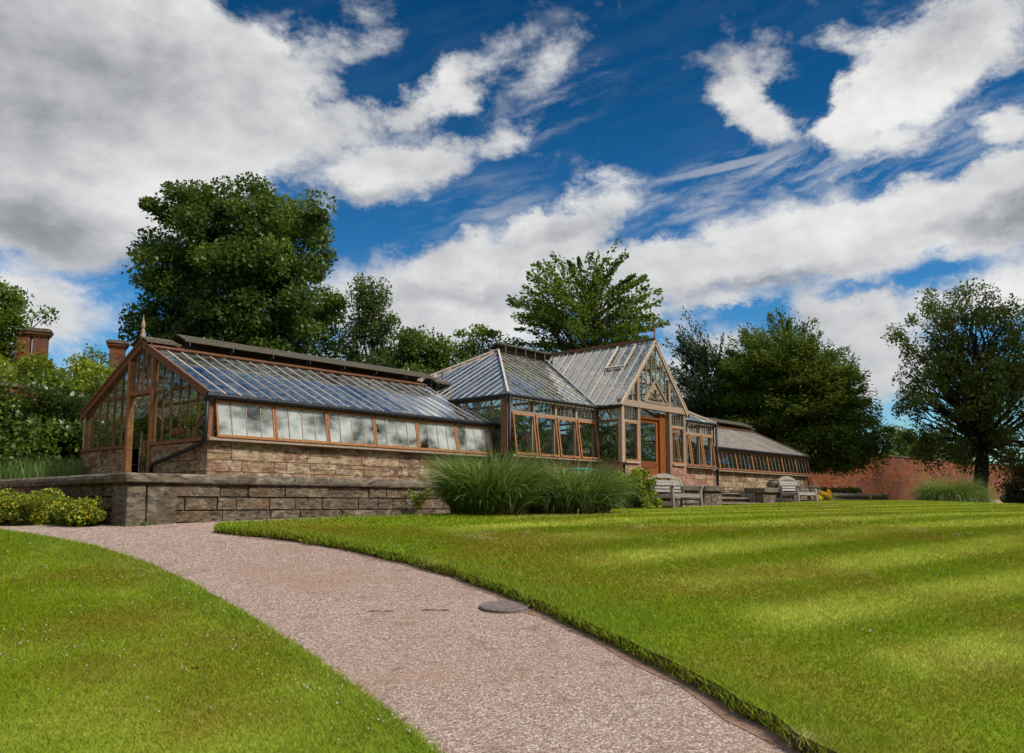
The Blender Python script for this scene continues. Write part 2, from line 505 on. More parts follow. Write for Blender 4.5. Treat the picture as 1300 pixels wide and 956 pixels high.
def place(o, origin, parent):
    """put an object whose mesh is relative to `origin`, a point of the place, under its parent"""
    COL.objects.link(o)
    origin = Vector(origin)
    ORG[o.name] = origin
    if parent is not None:
        o.parent = parent
        o.location = origin - ORG[parent.name]
    else:
        o.location = origin
    return o


def thing(name, loc, label, cat, group=None):
    o = bpy.data.objects.new(name, None)
    o.empty_display_size = .3
    place(o, loc, None)
    return tag(o, label, cat, group)


def np_obj(name, v, f, mats, parent=None, origin=None, attrs=None, fm=None, smooth=False):
    """v (n,3); f (m,k) index array, or list of such arrays"""
    v = np.asarray(v, dtype=np.float64)
    if origin is None:
        origin = ORG[parent.name] if parent is not None else Vector((0, 0, 0))
    v = v - np.array(origin)[None, :]
    fl = f if isinstance(f, list) else [f]
    fl = [np.asarray(a, dtype=np.int64) for a in fl if len(a)]
    me = bpy.data.meshes.new(name)
    nl = sum(a.size for a in fl)
    nf = sum(len(a) for a in fl)
    me.vertices.add(len(v))
    me.vertices.foreach_set('co', v.astype(np.float32).ravel())
    me.loops.add(nl)
    me.loops.foreach_set('vertex_index', np.concatenate([a.ravel() for a in fl]).astype(np.int32))
    tot = np.concatenate([np.full(len(a), a.shape[1]) for a in fl]).astype(np.int32)
    start = np.concatenate([[0], np.cumsum(tot)[:-1]]).astype(np.int32)
    me.polygons.add(nf)
    me.polygons.foreach_set('loop_start', start)
    me.polygons.foreach_set('loop_total', tot)
    if fm is not None:
        me.polygons.foreach_set('material_index', np.asarray(fm, dtype=np.int32))
    if smooth:
        me.polygons.foreach_set('use_smooth', np.ones(nf, dtype=bool))
    me.update(calc_edges=True)
    for k, a in (attrs or {}).items():
        at = me.attributes.new(k, 'FLOAT', 'FACE')
        at.data.foreach_set('value', np.asarray(a, dtype=np.float32))
    for mn in ([mats] if isinstance(mats, str) else mats):
        me.materials.append(MATS[mn])
    o = bpy.data.objects.new(name, me)
    return place(o, origin, parent)


class MB:
    """collects polygons for one mesh"""

    def __init__(s):
        s.v, s.f, s.t, s.m = [], [], [], []

    def poly(s, pts, tone=.5, mi=0):
        b = len(s.v)
        s.v += [tuple(p) for p in pts]
        s.f.append(tuple(range(b, b + len(pts))))
        s.t.append(tone)
        s.m.append(mi)

    def hexa(s, P, tone=.5, mi=0):
        """P: 8 corners, 0-3 one end (ring), 4-7 other end"""
        b = len(s.v)
        s.v += [tuple(p) for p in P]
        for q in ((3, 2, 1, 0), (4, 5, 6, 7), (0, 1, 5, 4), (1, 2, 6, 5), (2, 3, 7, 6), (3, 0, 4, 7)):
            s.f.append(tuple(b + i for i in q))
            s.t.append(tone)
            s.m.append(mi)

    def box(s, x0, x1, y0, y1, z0, z1, tone=None, mi=0):
        tone = random.random() if tone is None else tone
        s.hexa([(x0, y0, z0), (x1, y0, z0), (x1, y1, z0), (x0, y1, z0), (x0, y0, z1), (x1, y0, z1), (x1, y1, z1), (x0, y1, z1)], tone, mi)

    def bar(s, a, b, w, h, up=(0, 0, 1), tone=None, mi=0, w2=None, h2=None):
        a, b, up = Vector(a), Vector(b), Vector(up)
        d = (b - a).normalized()
        sd = d.cross(up)
        if sd.length < 1e-4:
            sd = d.cross(Vector((1, 0, 0)))
        sd.normalize()
        u = sd.cross(d)
        w2 = w if w2 is None else w2
        h2 = h if h2 is None else h2
        P = []
        for c, ww, hh in ((a, w, h), (b, w2, h2)):
            P += [c - sd * ww / 2 - u * hh / 2, c + sd * ww / 2 - u * hh / 2, c + sd * ww / 2 + u * hh / 2, c - sd * ww / 2 + u * hh / 2]
        s.hexa(P, random.random() if tone is None else tone, mi)

    def tube(s, pts, rs, seg=8, tone=.5, mi=0, cap=True):
        pts = [Vector(p) for p in pts]
        n = len(pts)
        if not hasattr(rs, '__len__'):
            rs = [rs] * n
        b = len(s.v)
        ref = None
        for i, p in enumerate(pts):
            d = (pts[min(i + 1, n - 1)] - pts[max(i - 1, 0)]).normalized()
            if ref is None:
                ref = Vector((1, 0, 0)) if abs(d.x) < .8 else Vector((0, 1, 0))
            e1 = (ref - d * ref.dot(d)).normalized()
            ref = e1
            e2 = d.cross(e1)
            for k in range(seg):
                a = 2 * PI * k / seg
                s.v.append(tuple(p + (e1 * math.cos(a) + e2 * math.sin(a)) * rs[i]))
        for i in range(n - 1):
            for k in range(seg):
                k2 = (k + 1) % seg
                s.f.append((b + i * seg + k, b + i * seg + k2, b + (i + 1) * seg + k2, b + (i + 1) * seg + k))
                s.t.append(tone)
                s.m.append(mi)
        if cap:
            s.f.append(tuple(b + k for k in reversed(range(seg))))
            s.f.append(tuple(b + (n - 1) * seg + k for k in range(seg)))
            s.t += [tone, tone]
            s.m += [mi, mi]

    def lathe(s, base, prof, seg=14, tone=.5, mi=0):
        s.tube([Vector(base) + Vector((0, 0, z)) for r, z in prof], [max(r, .002) for r, z in prof], seg, tone, mi)

    def build(s, name, mats, parent=None, origin=None, smooth=False, bevel=0.0):
        if origin is None:
            origin = ORG[parent.name] if parent is not None else Vector((0, 0, 0))
        origin = Vector(origin)
        me = bpy.data.meshes.new(name)
        me.from_pydata([tuple(Vector(p) - origin) for p in s.v], [], s.f)
        at = me.attributes.new('tone', 'FLOAT', 'FACE')
        at.data.foreach_set('value', s.t)
        for mn in ([mats] if isinstance(mats, str) else mats):
            me.materials.append(MATS[mn])
        me.polygons.foreach_set('material_index', s.m)
        if smooth:
            me.polygons.foreach_set('use_smooth', [True] * len(s.f))
        me.update()
        o = bpy.data.objects.new(name, me)
        place(o, origin, parent)
        if bevel:
            b = o.modifiers.new('bevel', 'BEVEL')
            b.width = bevel
            b.segments = 1
            b.limit_method = 'ANGLE'
        return o


def copy_tree(o, parent, delta):
    c = o.copy()
    COL.objects.link(c)
    c.parent = parent
    if parent is not None and o.parent is parent:
        c.location = o.location + delta
    elif parent is None:
        c.location = o.location + delta
    ORG[c.name] = ORG[o.name] + delta
    for ch in list(o.children):
        k = ch.copy()
        COL.objects.link(k)
        k.parent = c
        ORG[k.name] = ORG[ch.name] + delta
        for g in list(ch.children):
            q = g.copy()
            COL.objects.link(q)
            q.parent = k
            ORG[q.name] = ORG[g.name] + delta
    return c


def masonry(mb, p0, p1, nrm, z0, z1, courses, wr=(.3, .8), prot=.02, gap=.012, inset=.012, depth=.14, seed=0, mortar=1, tones=None, split=0.0):
    """random ashlar between p0 and p1 (xy), outer face towards nrm; blocks are real pieces in front of a mortar bed"""
    r = random.Random(seed)
    p0, p1, n = Vector((*p0, 0)), Vector((*p1, 0)), Vector((*nrm, 0)).normalized()
    L = (p1 - p0).length
    u = (p1 - p0).normalized()
    tot = sum(courses)
    z = z0
    for ch in courses:
        hh = ch / tot * (z1 - z0)
        x = -r.uniform(0, wr[0]) if L > 1.2 else 0
        while x < L - .01:
            w = r.uniform(*wr)
            a, b = max(0, x), min(L, x + w)
            if L - b < .12:
                b = L
            if b - a > .05:
                pr = r.uniform(0, prot)
                ga = gap / 2
                a2, b2 = a + ga, b - ga
                if a == 0:
                    a2 = 0
                if b == L:
                    b2 = L
                parts_ = [(z, z + hh)]
                if split and r.random() < split:
                    q_ = r.uniform(.35, .65) * hh
                    parts_ = [(z, z + q_), (z + q_, z + hh)]
            else:
                parts_ = []
            for zlo, zhi in parts_:
                za, zb = zlo + ga, zhi - ga
                pr = r.uniform(0, prot)
                P = []
                for (s_, off, ins) in ((0, -depth, 0), (1, pr, inset)):
                    i0 = 0 if a == 0 else ins
                    i1 = 0 if b == L else ins
                    for (xx, zz) in ((a2 + i0, za + ins), (b2 - i1, za + ins), (b2 - i1, zb - ins), (a2 + i0, zb - ins)):
                        q = p0 + u * xx + n * off
                        P.append((q.x, q.y, zz))
                if n.dot(Vector((u.y, -u.x, 0))) < 0:
                    P = [P[1], P[0], P[3], P[2], P[5], P[4], P[7], P[6]]
                mb.hexa(P, r.random() if tones is None else r.choice(tones))
            x = b if b > x + .01 else x + w
        z += hh
    # mortar bed a little behind the faces
    q = [p0 - n * .012, p1 - n * .012, p1 - n * (depth - .01), p0 - n * (depth - .01)]
    if n.dot(Vector((u.y, -u.x, 0))) < 0:
        q = [q[1], q[0], q[3], q[2]]
    e = .003
    mb.hexa([(k.x, k.y, z0 + e) for k in q] + [(k.x, k.y, z1 - e) for k in q], .5, mortar)


# ------------------------------------------------------------------ terrain
_pd = np.array([-80, 0, 3, 6, 8, 10, 12, 14, 16, 19, 22, 28, 45, 56, 80, 200, 3000], float)
_pz = np.array([-3.2, -1.66, -1.52, -1.26, -1.06, -.82, -.54, -.35, -.28, -.23, -.14, -.02, .0, .28, .55, .8, .8], float)


def G(X, Y):
    X, Y = np.asarray(X, float), np.asarray(Y, float)
    D = X * math.cos(HEAD) + Y * math.sin(HEAD)
    L = X * math.sin(HEAD) - Y * math.cos(HEAD)
    z = np.zeros_like(D)
    for k, w in ((-.7, .25), (0, .5), (.7, .25)):
        z = z + w * np.interp(D + k, _pd, _pz)
    lat = np.clip(L - 13.5, 0, 14)
    z = z - .042 * lat * np.clip((D - 12) / 12, 0, 1) * np.clip((75 - D) / 30, 0, 1)
    return z


def g(x, y):
    return float(G(x, y))


def ground_hit(x, y, dz=0.0):
    r = ray(x, y)
    s0 = 1.5 / FPX
    s = s0
    while s < 90 / FPX:
        p = r * s
        if p.z < g(p.x, p.y) + dz:
            return p
        s += .04 / FPX
    return r * s


def sheet(name, outline, dz, mat, step=0.6, skirt=0.0, skirt_mat='soil', wob=0.0, near_step=None):
    """a ground sheet that follows the terrain inside an outline, with an optional cut edge"""
    out = [Vector((p[0], p[1])) for p in outline]
    dense = []
    for i, p in enumerate(out):
        q = out[(i + 1) % len(out)]
        k = max(1, int((q - p).length / step))
        for j in range(k):
            dense.append(p.lerp(q, j / k))
    n = len(dense)
    xs = [p.x for p in dense]
    ys = [p.y for p in dense]
    gx, gy = np.meshgrid(np.arange(min(xs), max(xs), step), np.arange(min(ys), max(ys), step))
    gx, gy = gx.ravel(), gy.ravel()
    px, py = np.array(xs), np.array(ys)
    ins = inside(gx, gy, px, py)
    pts = dense + [Vector((a, b)) for a, b in zip(gx[ins], gy[ins])]
    edges = [(i, (i + 1) % n) for i in range(n)]
    vo, eo, fo, *_ = delaunay_2d_cdt(pts, edges, [], 1, 1e-5)
    V = np.array([(p.x, p.y) for p in vo])
    Z = G(V[:, 0], V[:, 1]) + dz
    mb = MB()
    mb.v = [(a, b, c) for (a, b), c in zip(V, Z)]
    for f in fo:
        f = list(f)
        a, b, c = (vo[k] for k in f[:3])
        if (b - a).cross(c - a) < 0:
            f.reverse()
        mb.f.append(tuple(f))
        mb.t.append(.5)
        mb.m.append(0)
    if skirt:
        for i in range(n):
            p, q = dense[i], dense[(i + 1) % n]
            zp, zq = g(p.x, p.y) + dz, g(q.x, q.y) + dz
            mb.poly([(p.x, p.y, zp), (p.x, p.y, zp - skirt), (q.x, q.y, zq - skirt), (q.x, q.y, zq)], .5, 1)
        mats = [mat, skirt_mat]
    else:
        mats = mat
    return mb.build(name, mats, None, (0, 0, 0), smooth=not skirt)


def inside(gx, gy, px, py):
    c = np.zeros(len(gx), bool)
    j = len(px) - 1
    for i in range(len(px)):
        cond = ((py[i] > gy) != (py[j] > gy))
        with np.errstate(divide='ignore', invalid='ignore'):
            xx = (px[j] - px[i]) * (gy - py[i]) / (py[j] - py[i]) + px[i]
        c ^= cond & (gx < xx)
        j = i
    return c


# base ground: one sheet to the horizon
rs = [0.0]
k = 2.0
while k < 2600:
    rs.append(k)
    k *= 1.13
rs = np.array(rs[1:])
nth = 96
th = np.arange(nth) * 2 * PI / nth
cx0, cy0 = 14.0, 10.0
V = [(cx0, cy0)]
for r_ in rs:
    for a in th:
        V.append((cx0 + r_ * math.cos(a), cy0 + r_ * math.sin(a)))
V = np.array(V)
VZ = G(V[:, 0], V[:, 1]) - .06
quads, tris = [], []
for j in range(nth):
    tris.append((0, 1 + j, 1 + (j + 1) % nth))
for i in range(len(rs) - 1):
    for j in range(nth):
        a = 1 + i * nth + j
        b = 1 + i * nth + (j + 1) % nth
        quads.append((a, a + nth, b + nth, b))
go = np_obj('ground', np.column_stack([V, VZ]), [np.array(tris), np.array(quads)], 'meadow', smooth=True)
tag(go, 'rough grass ground reaching to the horizon', 'ground', None, 'structure')

# gravel: the path from the camera and the walks round the lawns
gp = [(-6, 2), (4, -6), (16, -8), (50, -12), (86, 4), (86, 17), (60.0, 19.6), (47, 23), (44.5, 14.9), (29.6, 11.5), (18.0, 11.5), (17.9, 13.9), (6.7, 13.9), (6.7, 24), (2, 27), (-14, 26), (-14, 8)]
go = sheet('gravel_path', gp, 0.0, 'gravel', .5)
tag(go, 'pinkish gravel path curving up to the stone terrace', 'path', None, 'structure')

# lawns
LH = .10
right_edge_px = [(1210, 1062), (1110, 1004), (1010, 948), (950, 905), (880, 866), (820, 835), (760, 806), (700, 778), (640, 752), (580, 731), (520, 714), (450, 698), (380, 686), (320, 679), (284, 675)]
right_pts = []
for x, y in right_edge_px:
    p = ground_hit(x, y, 0.03)
    right_pts.append((p.x, p.y))
rw = random.Random(19)
wob_pts = []
for a_, b_ in zip(right_pts[:-1], right_pts[1:]):
    a_, b_ = Vector(a_), Vector(b_)
    k_ = max(1, int((b_ - a_).length / .28))
    n_ = Vector((-(b_ - a_).y, (b_ - a_).x)).normalized()
    for i_ in range(k_):
        q_ = a_.lerp(b_, i_ / k_) + n_ * rw.gauss(0, .016)
        wob_pts.append((q_.x, q_.y))
right_pts = wob_pts + [right_pts[-1]]
tip = ground_hit(276, 669, LH)
back = []
for x, y in [(281, 665.5), (320, 663), (400, 660), (470, 657.5), (555, 655.5)]:
    p = ground_hit(x, y, LH)
    back.append((p.x, p.y))
print('lawn tip', tip, 'back', back, 'right', right_pts)
p_b1 = (15.6, 11.6)
right_out = [(14.5, -3.0)] + right_pts + [(tip.x, tip.y)] + back + [p_b1, (17.2, 10.3), (20, 10.3), (26, 10.6), (31, 11.0), (33, 12.8), (40, 13.4), (46, 12.2), (50, 6.0), (44, -9), (20, -8)]
lawn_r = sheet('lawn', right_out, LH, 'lawn_turf', .45, LH + .05)
tag(lawn_r, 'striped mown lawn with a cut edge right of the gravel path', 'lawn', None, 'structure')
mpts = [Vector(q) for q in right_pts]
inner, outer = [], []
rm = random.Random(2)
fine_pts = []
for a_, b_ in zip(mpts[:-1], mpts[1:]):
    k_ = max(1, int((b_ - a_).length / .25))
    fine_pts += [(a_.lerp(b_, i_ / k_), (b_ - a_).normalized()) for i_ in range(k_)]
for q, d_ in fine_pts:
    nn = Vector((-d_.y, d_.x))
    if nn.dot(Vector((left_hint := (q.x - 3, q.y + 3))) - q) < 0:
        nn = -nn
    outer.append(q + nn * rm.uniform(.05, .17))
    inner.append(q - nn * .05)
so = sheet('soil_margin', outer + inner[::-1], .0045, 'bare_earth', .2)
tag(so, 'strip of bare brown earth along the cut lawn edge', 'bare earth', None, 'structure')
left_edge_px = [(690, 1062), (610, 1004), (545, 950), (490, 903), (440, 866), (400, 838), (360, 812), (300, 775), (240, 742), (180, 714), (120, 696), (60, 684), (0, 675), (-80, 668), (-200, 664)]
left_pts = []
for x, y in left_edge_px:
    p = ground_hit(x, y, LH)
    left_pts.append((p.x, p.y))
left_out = left_pts + [(-8, 14), (-12, 4), (-4, -5), (0, -3)]
lawn_l = sheet('lawn', left_out, LH, 'clover_turf', .45, LH + .05)
tag(lawn_l, 'clover speckled lawn left of the gravel path', 'lawn', None, 'structure')



def edge_dist(X, Y, pts):
    d = np.full(len(X), 1e9)
    for a, b in zip(pts[:-1], pts[1:]):
        ax, ay, bx, by = *a, *b
        L2 = (bx - ax) ** 2 + (by - ay) ** 2
        tt = np.clip(((X - ax) * (bx - ax) + (Y - ay) * (by - ay)) / L2, 0, 1)
        d = np.minimum(d, np.hypot(X - ax - tt * (bx - ax), Y - ay - tt * (by - ay)))
    return d


right_edge = [tuple(q) for q in (right_pts + [(tip.x, tip.y)] + back)]
me = lawn_r.data
co = np.empty(len(me.vertices) * 3, dtype=np.float32)
me.vertices.foreach_get('co', co)
co = co.reshape(-1, 3)
at = me.attributes.new('border', 'FLOAT', 'POINT')
at.data.foreach_set('value', edge_dist(co[:, 0], co[:, 1], right_edge).astype(np.float32))

# terrace ground behind the retaining walls
TZ = .40
mb = MB()
for (x0, x1, y0, y1) in ((6.6, 47.0, 15.06, 21.0), (6.6, 18.3, 14.1, 15.06), (18.3, 22.28, 11.8, 15.06), (24.93, 29.3, 11.8, 15.06), (22.285, 24.925, 13.0, 15.06), (6.6, 44, 21.0, 25)):
    mb.box(x0, x1, y0, y1, -.6, TZ)
go = mb.build('terrace_ground', 'paving')
tag(go, 'raised paved terrace round the glasshouse', 'terrace', None, 'structure')

# ------------------------------------------------------------------ terrace walls
CAPZ = .50


def coping(mb, p0, p1, nrm, z, w=.42, h=.17, mi=2, seg=1.4, over=.07, seed=0):
    """rounded coping stones laid end to end"""
    r = random.Random(seed)
    p0, p1, n = Vector((*p0, 0)), Vector((*p1, 0)), Vector((*nrm, 0)).normalized()
    L = (p1 - p0).length
    u = (p1 - p0).normalized()
    prof = [(over, 0.0), (over + .02, .03), (over + .025, h * .5), (over + .005, h * .8), (over - .05, h), (-w * .5, h + .005), (-w + .04, h), (-w - .01, h * .7), (-w - .01, 0)]
    x = 0
    while x < L - 1e-3:
        b = min(L, x + r.uniform(.7, 1.2) * seg)
        if L - b < .4:
            b = L
        dz = r.uniform(-.006, .006)
        tone = r.random()
        rings = []
        for xx in (x + .004, b - .004):
            rings.append([(p0 + u * xx + n * o) + Vector((0, 0, z + zz + dz)) for o, zz in prof])
        k = len(prof)
        bi = len(mb.v)
        mb.v += [tuple(q) for q in rings[0] + rings[1]]
        flip = n.dot(Vector((u.y, -u.x, 0))) < 0
        for i in range(k):
            j = (i + 1) % k
            q = (bi + i, bi + k + i, bi + k + j, bi + j)
            mb.f.append(q if not flip else q[::-1])
            mb.t.append(tone)
            mb.m.append(mi)
        e1, e2 = tuple(range(bi, bi + k)), tuple(range(bi + 2 * k - 1, bi + k - 1, -1))
        if flip:
            e1, e2 = e1[::-1], e2[::-1]
        mb.f += [e1, e2]
        mb.t += [tone, tone]
        mb.m += [mi, mi]
        x = b


def pier(name, x0, x1, y0, y1, z0, z1, parent, front=True):
    mb = MB()
    xm = x0 + (x1 - x0) * random.uniform(.38, .46)
    i = .012
    hz = z0 + .05
    for a, b in ((x0, xm - .004), (xm + .004, x1)):
        mb.hexa([(a, y0, z0), (b, y0, z0), (b, y1, z0), (a, y1, z0), (a + i, y0 + i, z1), (b - i, y0 + i, z1), (b - i, y1, z1), (a + i, y1, z1)], random.random())
    pr = mb.build(name, 'coping_stone', parent, bevel=.012)
    cb = MB()
    cb.box(x0 - .05, x1 + .04, y0 - .06, y1 + .03, z1 + .045, z1 + .205)
    cb.box(x0 - .0, x1 + .0, y0 + .02, y1, z1 + .002, z1 + .043)
    cb.build('pier_cap', 'coping_stone', pr, bevel=.02)
    return pr


def wall(name, segs, label, piers=(), z0=-.55, base=None, seed=0):
    """segs: (p0, p1, normal)"""
    root = thing(name, (segs[0][0][0], segs[0][0][1], z0 + .2), label, 'wall')
    mb = MB()
    cp = MB()
    for i, (a, b, n) in enumerate(segs):
        masonry(mb, a, b, n, z0, CAPZ - .15, [.27, .25, .27, .26], (.34, 1.1), .028, .006, .011, .30, seed + i, mortar=1)
        coping(cp, a, b, n, CAPZ - .15, mi=0, seed=seed + i * 3)
    mb.build('masonry', ['terrace_stone', 'dark_mortar'], root)
    cp.build('coping', 'coping_stone', root, smooth=False)
    for pp in piers:
        pier('pier', *pp, root)
    return root


wall('terrace_wall', [((7.24, 14.0), (17.9, 14.0), (0, -1))], 'long dark rubble stone terrace wall with rounded coping, below the near glasshouse wing',
     [(6.36, 7.24, 13.9, 14.45, -.6, CAPZ - .19)], seed=3)
wall('terrace_wall', [((6.42, 22.2), (6.42, 14.46), (-1, 0))], 'end of the stone terrace wall running back behind the yellow flowered bush', seed=9)
wall('terrace_wall', [((18.0, 13.98), (18.0, 11.6), (-1, 0)), ((18.02, 11.6), (21.2, 11.6), (0, -1))], 'low stone terrace wall behind the bench left of the steps',
     [(21.22, 22.25, 11.5, 12.1, -.5, CAPZ - .19)], seed=14)
wall('terrace_wall', [((25.95, 11.6), (29.2, 11.6), (0, -1)), ((29.25, 11.62), (29.25, 14.7), (1, 0))], 'low stone terrace wall behind the bench right of the steps',
     [(24.95, 25.9, 11.5, 12.1, -.5, CAPZ - .19), (28.6, 29.3, 11.48, 11.58 + .3, -.5, CAPZ - .20)], seed=21)
wall('terrace_wall', [((29.4, 14.75), (46.0, 14.75), (0, -1))], 'far stone terrace wall with yellow plants against it, nearest the brick wall',
     [(46.02, 46.7, 14.65, 15.2, -.5, CAPZ - .19)], seed=31)

# steps between the piers
st = thing('stone_steps', (23.6, 11.7, -.1), 'worn stone steps between two piers up to the glasshouse door', 'steps')
for i, (z, y) in enumerate(((.05, 11.62), (.20, 11.95), (.35, 12.28), (.42, 12.62))):
    mb = MB()
    mb.box(22.3 - (i > 2) * .0, 24.92, y, y + .42, z - .045, z)
    mb.box(22.32, 24.9, y + .07, y + .40, z - .20, z - .047, None, 1)
    mb.build('step', ['mortar', 'coping_stone'], st, bevel=.008)

# ------------------------------------------------------------------ the glasshouse
GX0, GX1 = 9.16, 40.6            # wing ends
YF, YM, YB = 16.45, 19.56, 22.67  # wing front, ridge, back
CX0, CX1, CYF, CYB = 17.85, 29.85, 15.78, 23.34
EX0, EX1, EY = 22.10, 26.02, 14.77
ZS, ZE, ZR = 1.40, 2.26, 3.80     # wing sill, eave, ridge
CZE, CZR = 3.08, 5.32
EXM = (EX0 + EX1) / 2
PITCHW = .3725
gh = thing('glasshouse', (24, 19.5, TZ), 'long weathered Victorian glasshouse of timber and glass on a stone plinth with a gabled entrance', 'glasshouse')


def clip_line(poly2, s):
    """poly2: (s,t) list; returns sorted t of crossings of the line s = const"""
    ts = []
    n = len(poly2)
    for i in range(n):
        (a, b), (c, d) = poly2[i], poly2[(i + 1) % n]
        if (a <= s < c) or (c <= s < a):
            ts.append(b + (d - b) * (s - a) / (c - a))
    return sorted(ts)


def glazed(poly, along, spacing, barw, barh, pane_mb, bar_mb, phase=0.0, start=None, lap=0.0, seed=0):
    """poly of one plane; bars run perpendicular to `along`; panes are a sheet under the bars, split per bar into lights that sit
    at slightly different angles"""
    P = [Vector(p) for p in poly]
    u = Vector(along).normalized()
    nrm = (P[1] - P[0]).cross(P[2] - P[0]).normalized()
    if nrm.z < -.01:
        nrm = -nrm
    v = nrm.cross(u).normalized()
    o = P[0]
    p2 = [((p - o).dot(u), (p - o).dot(v)) for p in P]
    s0, s1 = min(a for a, b in p2), max(a for a, b in p2)
    st = s0 + phase
    r = random.Random(seed)
    ss = []
    s = st
    while s <= s1 + 1e-6:
        ss.append(s)
        s += spacing
    if bar_mb is not None:
        for s in ss:
            sc = min(max(s, s0 + 1e-3), s1 - 1e-3)
            ts = clip_line(p2, sc)
            for a, b in zip(ts[0::2], ts[1::2]):
                if b - a > .05:
                    bar_mb.bar(o + u * sc + v * a + nrm * (barh * .5 + .002), o + u * sc + v * b + nrm * (barh * .5 + .002), barw, barh, nrm)
    edges = sorted(set([s0] + [x for x in ss if s0 < x < s1] + [s1]))
    for a, b in zip(edges[:-1], edges[1:]):
        if b - a < .02:
            continue
        m_ = (a + b) / 2
        # light between two bars: clip by a polygon with its corners sampled at both edges
        ta = clip_line(p2, a + 1e-4)
        tb = clip_line(p2, b - 1e-4)
        tm = clip_line(p2, m_)
        if len(ta) < 2:
            ta = [tm[0], tm[-1]] if len(tm) > 1 else None
        if len(tb) < 2:
            tb = [tm[0], tm[-1]] if len(tm) > 1 else None
        if not ta or not tb:
            continue
        q = [(a, ta[0]), (b, tb[0]), (b, tb[-1]), (a, ta[-1])]
        tl = r.uniform(-.004, .004)
        tl2 = r.uniform(-.004, .004)
        off = [tl, -tl, tl2, -tl2]
        pane_mb.poly([o + u * x + v * y + nrm * k for (x, y), k in zip(q, off)], r.random())


# ---- plinths
def plinth(name, p0, p1, nrm, z1, seed, mat='plinth_stone', courses=(.30, .22, .34)):
    mb = MB()
    masonry(mb, p0, p1, nrm, TZ - .05, z1, courses, (.28, 1.0), .012, .004, .005, .30, seed, mortar=1, split=.30)
    return mb.build(name, [mat, 'mortar'], gh)


plinth('plinth_wall', (GX0, YF), (CX0, YF), (0, -1), ZS - .08, 1)
plinth('plinth_wall', (GX0, 18.98), (GX0, YF + .0), (-1, 0), ZS - .08, 2)
plinth('plinth_wall', (GX0, YB), (GX0, 20.12), (-1, 0), ZS - .08, 3)
plinth('plinth_wall', (CX1, YF), (GX1, YF), (0, -1), ZS - .08, 4)
plinth('plinth_wall', (GX1, YF + .14), (GX1, YB), (1, 0), ZS - .08, 5)
plinth('plinth_wall', (CX0 + .02, CYF), (EX0, CYF), (0, -1), ZS - .08, 6, 'red_stone')
plinth('plinth_wall', (EX1, CYF), (CX1, CYF), (0, -1), ZS - .08, 7, 'red_stone')
plinth('plinth_wall', (EX0, CYF), (EX0, EY + .0), (-1, 0), ZS - .12, 8, 'red_stone')
plinth('plinth_wall', (EX0 + .14, EY), (23.12, EY), (0, -1), ZS - .12, 9, 'red_stone', (.3, .3, .3))
plinth('plinth_wall', (24.98, EY), (EX1, EY), (0, -1), ZS - .12, 10, 'red_stone', (.3, .3, .3))
plinth('plinth_wall', (CX0, YF), (CX0, CYF), (-1, 0), ZS - .08, 11)
plinth('plinth_wall', (CX1, CYF), (CX1, YF), (1, 0), ZS - .08, 12, 'red_stone')
plinth('plinth_wall', (GX0, YB), (GX1, YB), (0, 1), ZS - .08, 13)
mb = MB()
mb.box(GX0 + .05, GX1 - .05, YF + .35, YB - .35, TZ, TZ + .03)
mb.box(CX0 + .3, CX1 - .3, CYF + .3, YF + .34, TZ, TZ + .03)
mb.box(EX0 + .3, EX1 - .3, EY + .1, CYF + .29, TZ, TZ + .03)
mb.build('floor', 'paving', gh)


# ---- windows of the wings: top hung sashes, open a little at the foot
def sash(name, w, h, out, bars, frame_mat, pane_mat, parent, origin, ft=.05, stay=False, bar_mat_frame=True):
    """origin: top left corner on the wall plane (facing -Y)"""
    x0, y0, z0 = origin
    mb = MB()
    A = lambda x, z: (x0 + x, y0 - .01 - out * (z / h), z0 - z)      # z measured down from the hinge
    up = (0, -1, 0)
    mb.bar(A(0, ft / 2), A(w, ft / 2), ft * .9, ft, up)
    mb.bar(A(0, h - ft / 2), A(w, h - ft / 2), ft * 1.3, ft * 1.1, up)
    mb.bar(A(ft / 2, ft), A(ft / 2, h - ft * 1.0), ft, ft * .9, up)
    mb.bar(A(w - ft / 2, ft), A(w - ft / 2, h - ft * 1.0), ft, ft * .9, up)
    fo = mb.build(name, frame_mat, parent, origin)
    if bars:
        bb = MB()
        for i in range(1, bars + 1):
            xx = w * i / (bars + 1)
            bb.bar(A(xx, ft), A(xx, h - ft), .018, .03, up)
        bb.build('glazing_bars', 'beam_grey' if 'orange' in frame_mat else frame_mat, fo, origin)
    pb = MB()
    n = bars + 1
    for i in range(n):
        a, b = ft + (w - 2 * ft) * i / n, ft + (w - 2 * ft) * (i + 1) / n
        pb.poly([A(a, ft), A(a, h - ft), A(b, h - ft), A(b, ft)], random.random())
    pb.build('pane', pane_mat, fo, origin)
    if stay:
        sb = MB()
        bx, by, bz = A(w * .55, h)
        sb.tube([(bx, y0 + .05, bz + .03), (bx, by, bz + .03), (bx + .03, by - .09, bz + .0), (bx + .10, by - .16, bz - .06), (bx + .16, by - .13, bz - .12), (bx + .19, by - .05, bz - .13)], .011, 6)
        sb.build('window_stay', 'iron_black', fo, origin)
    return fo


def wing_windows(xa, n, w, mat):
    first = None
    for i in range(n):
        org = Vector((xa + i * w, YF - .02, ZE - .07))
        if first is None:
            first = sash('window', w - .012, ZE - .07 - ZS - .005, .14, 3, 'oak_orange', mat, gh, tuple(org), .045)
        else:
            copy_tree(first, gh, Vector((i * w, 0, 0)))


LW = (CX0 - .02 - GX0 - .12) / 6
wing_windows(GX0 + .12, 6, LW, 'misted_glass')
RW = (GX1 - .05 - CX1) / 7
wing_windows(CX1 + .02, 7, RW, 'clear_glass')

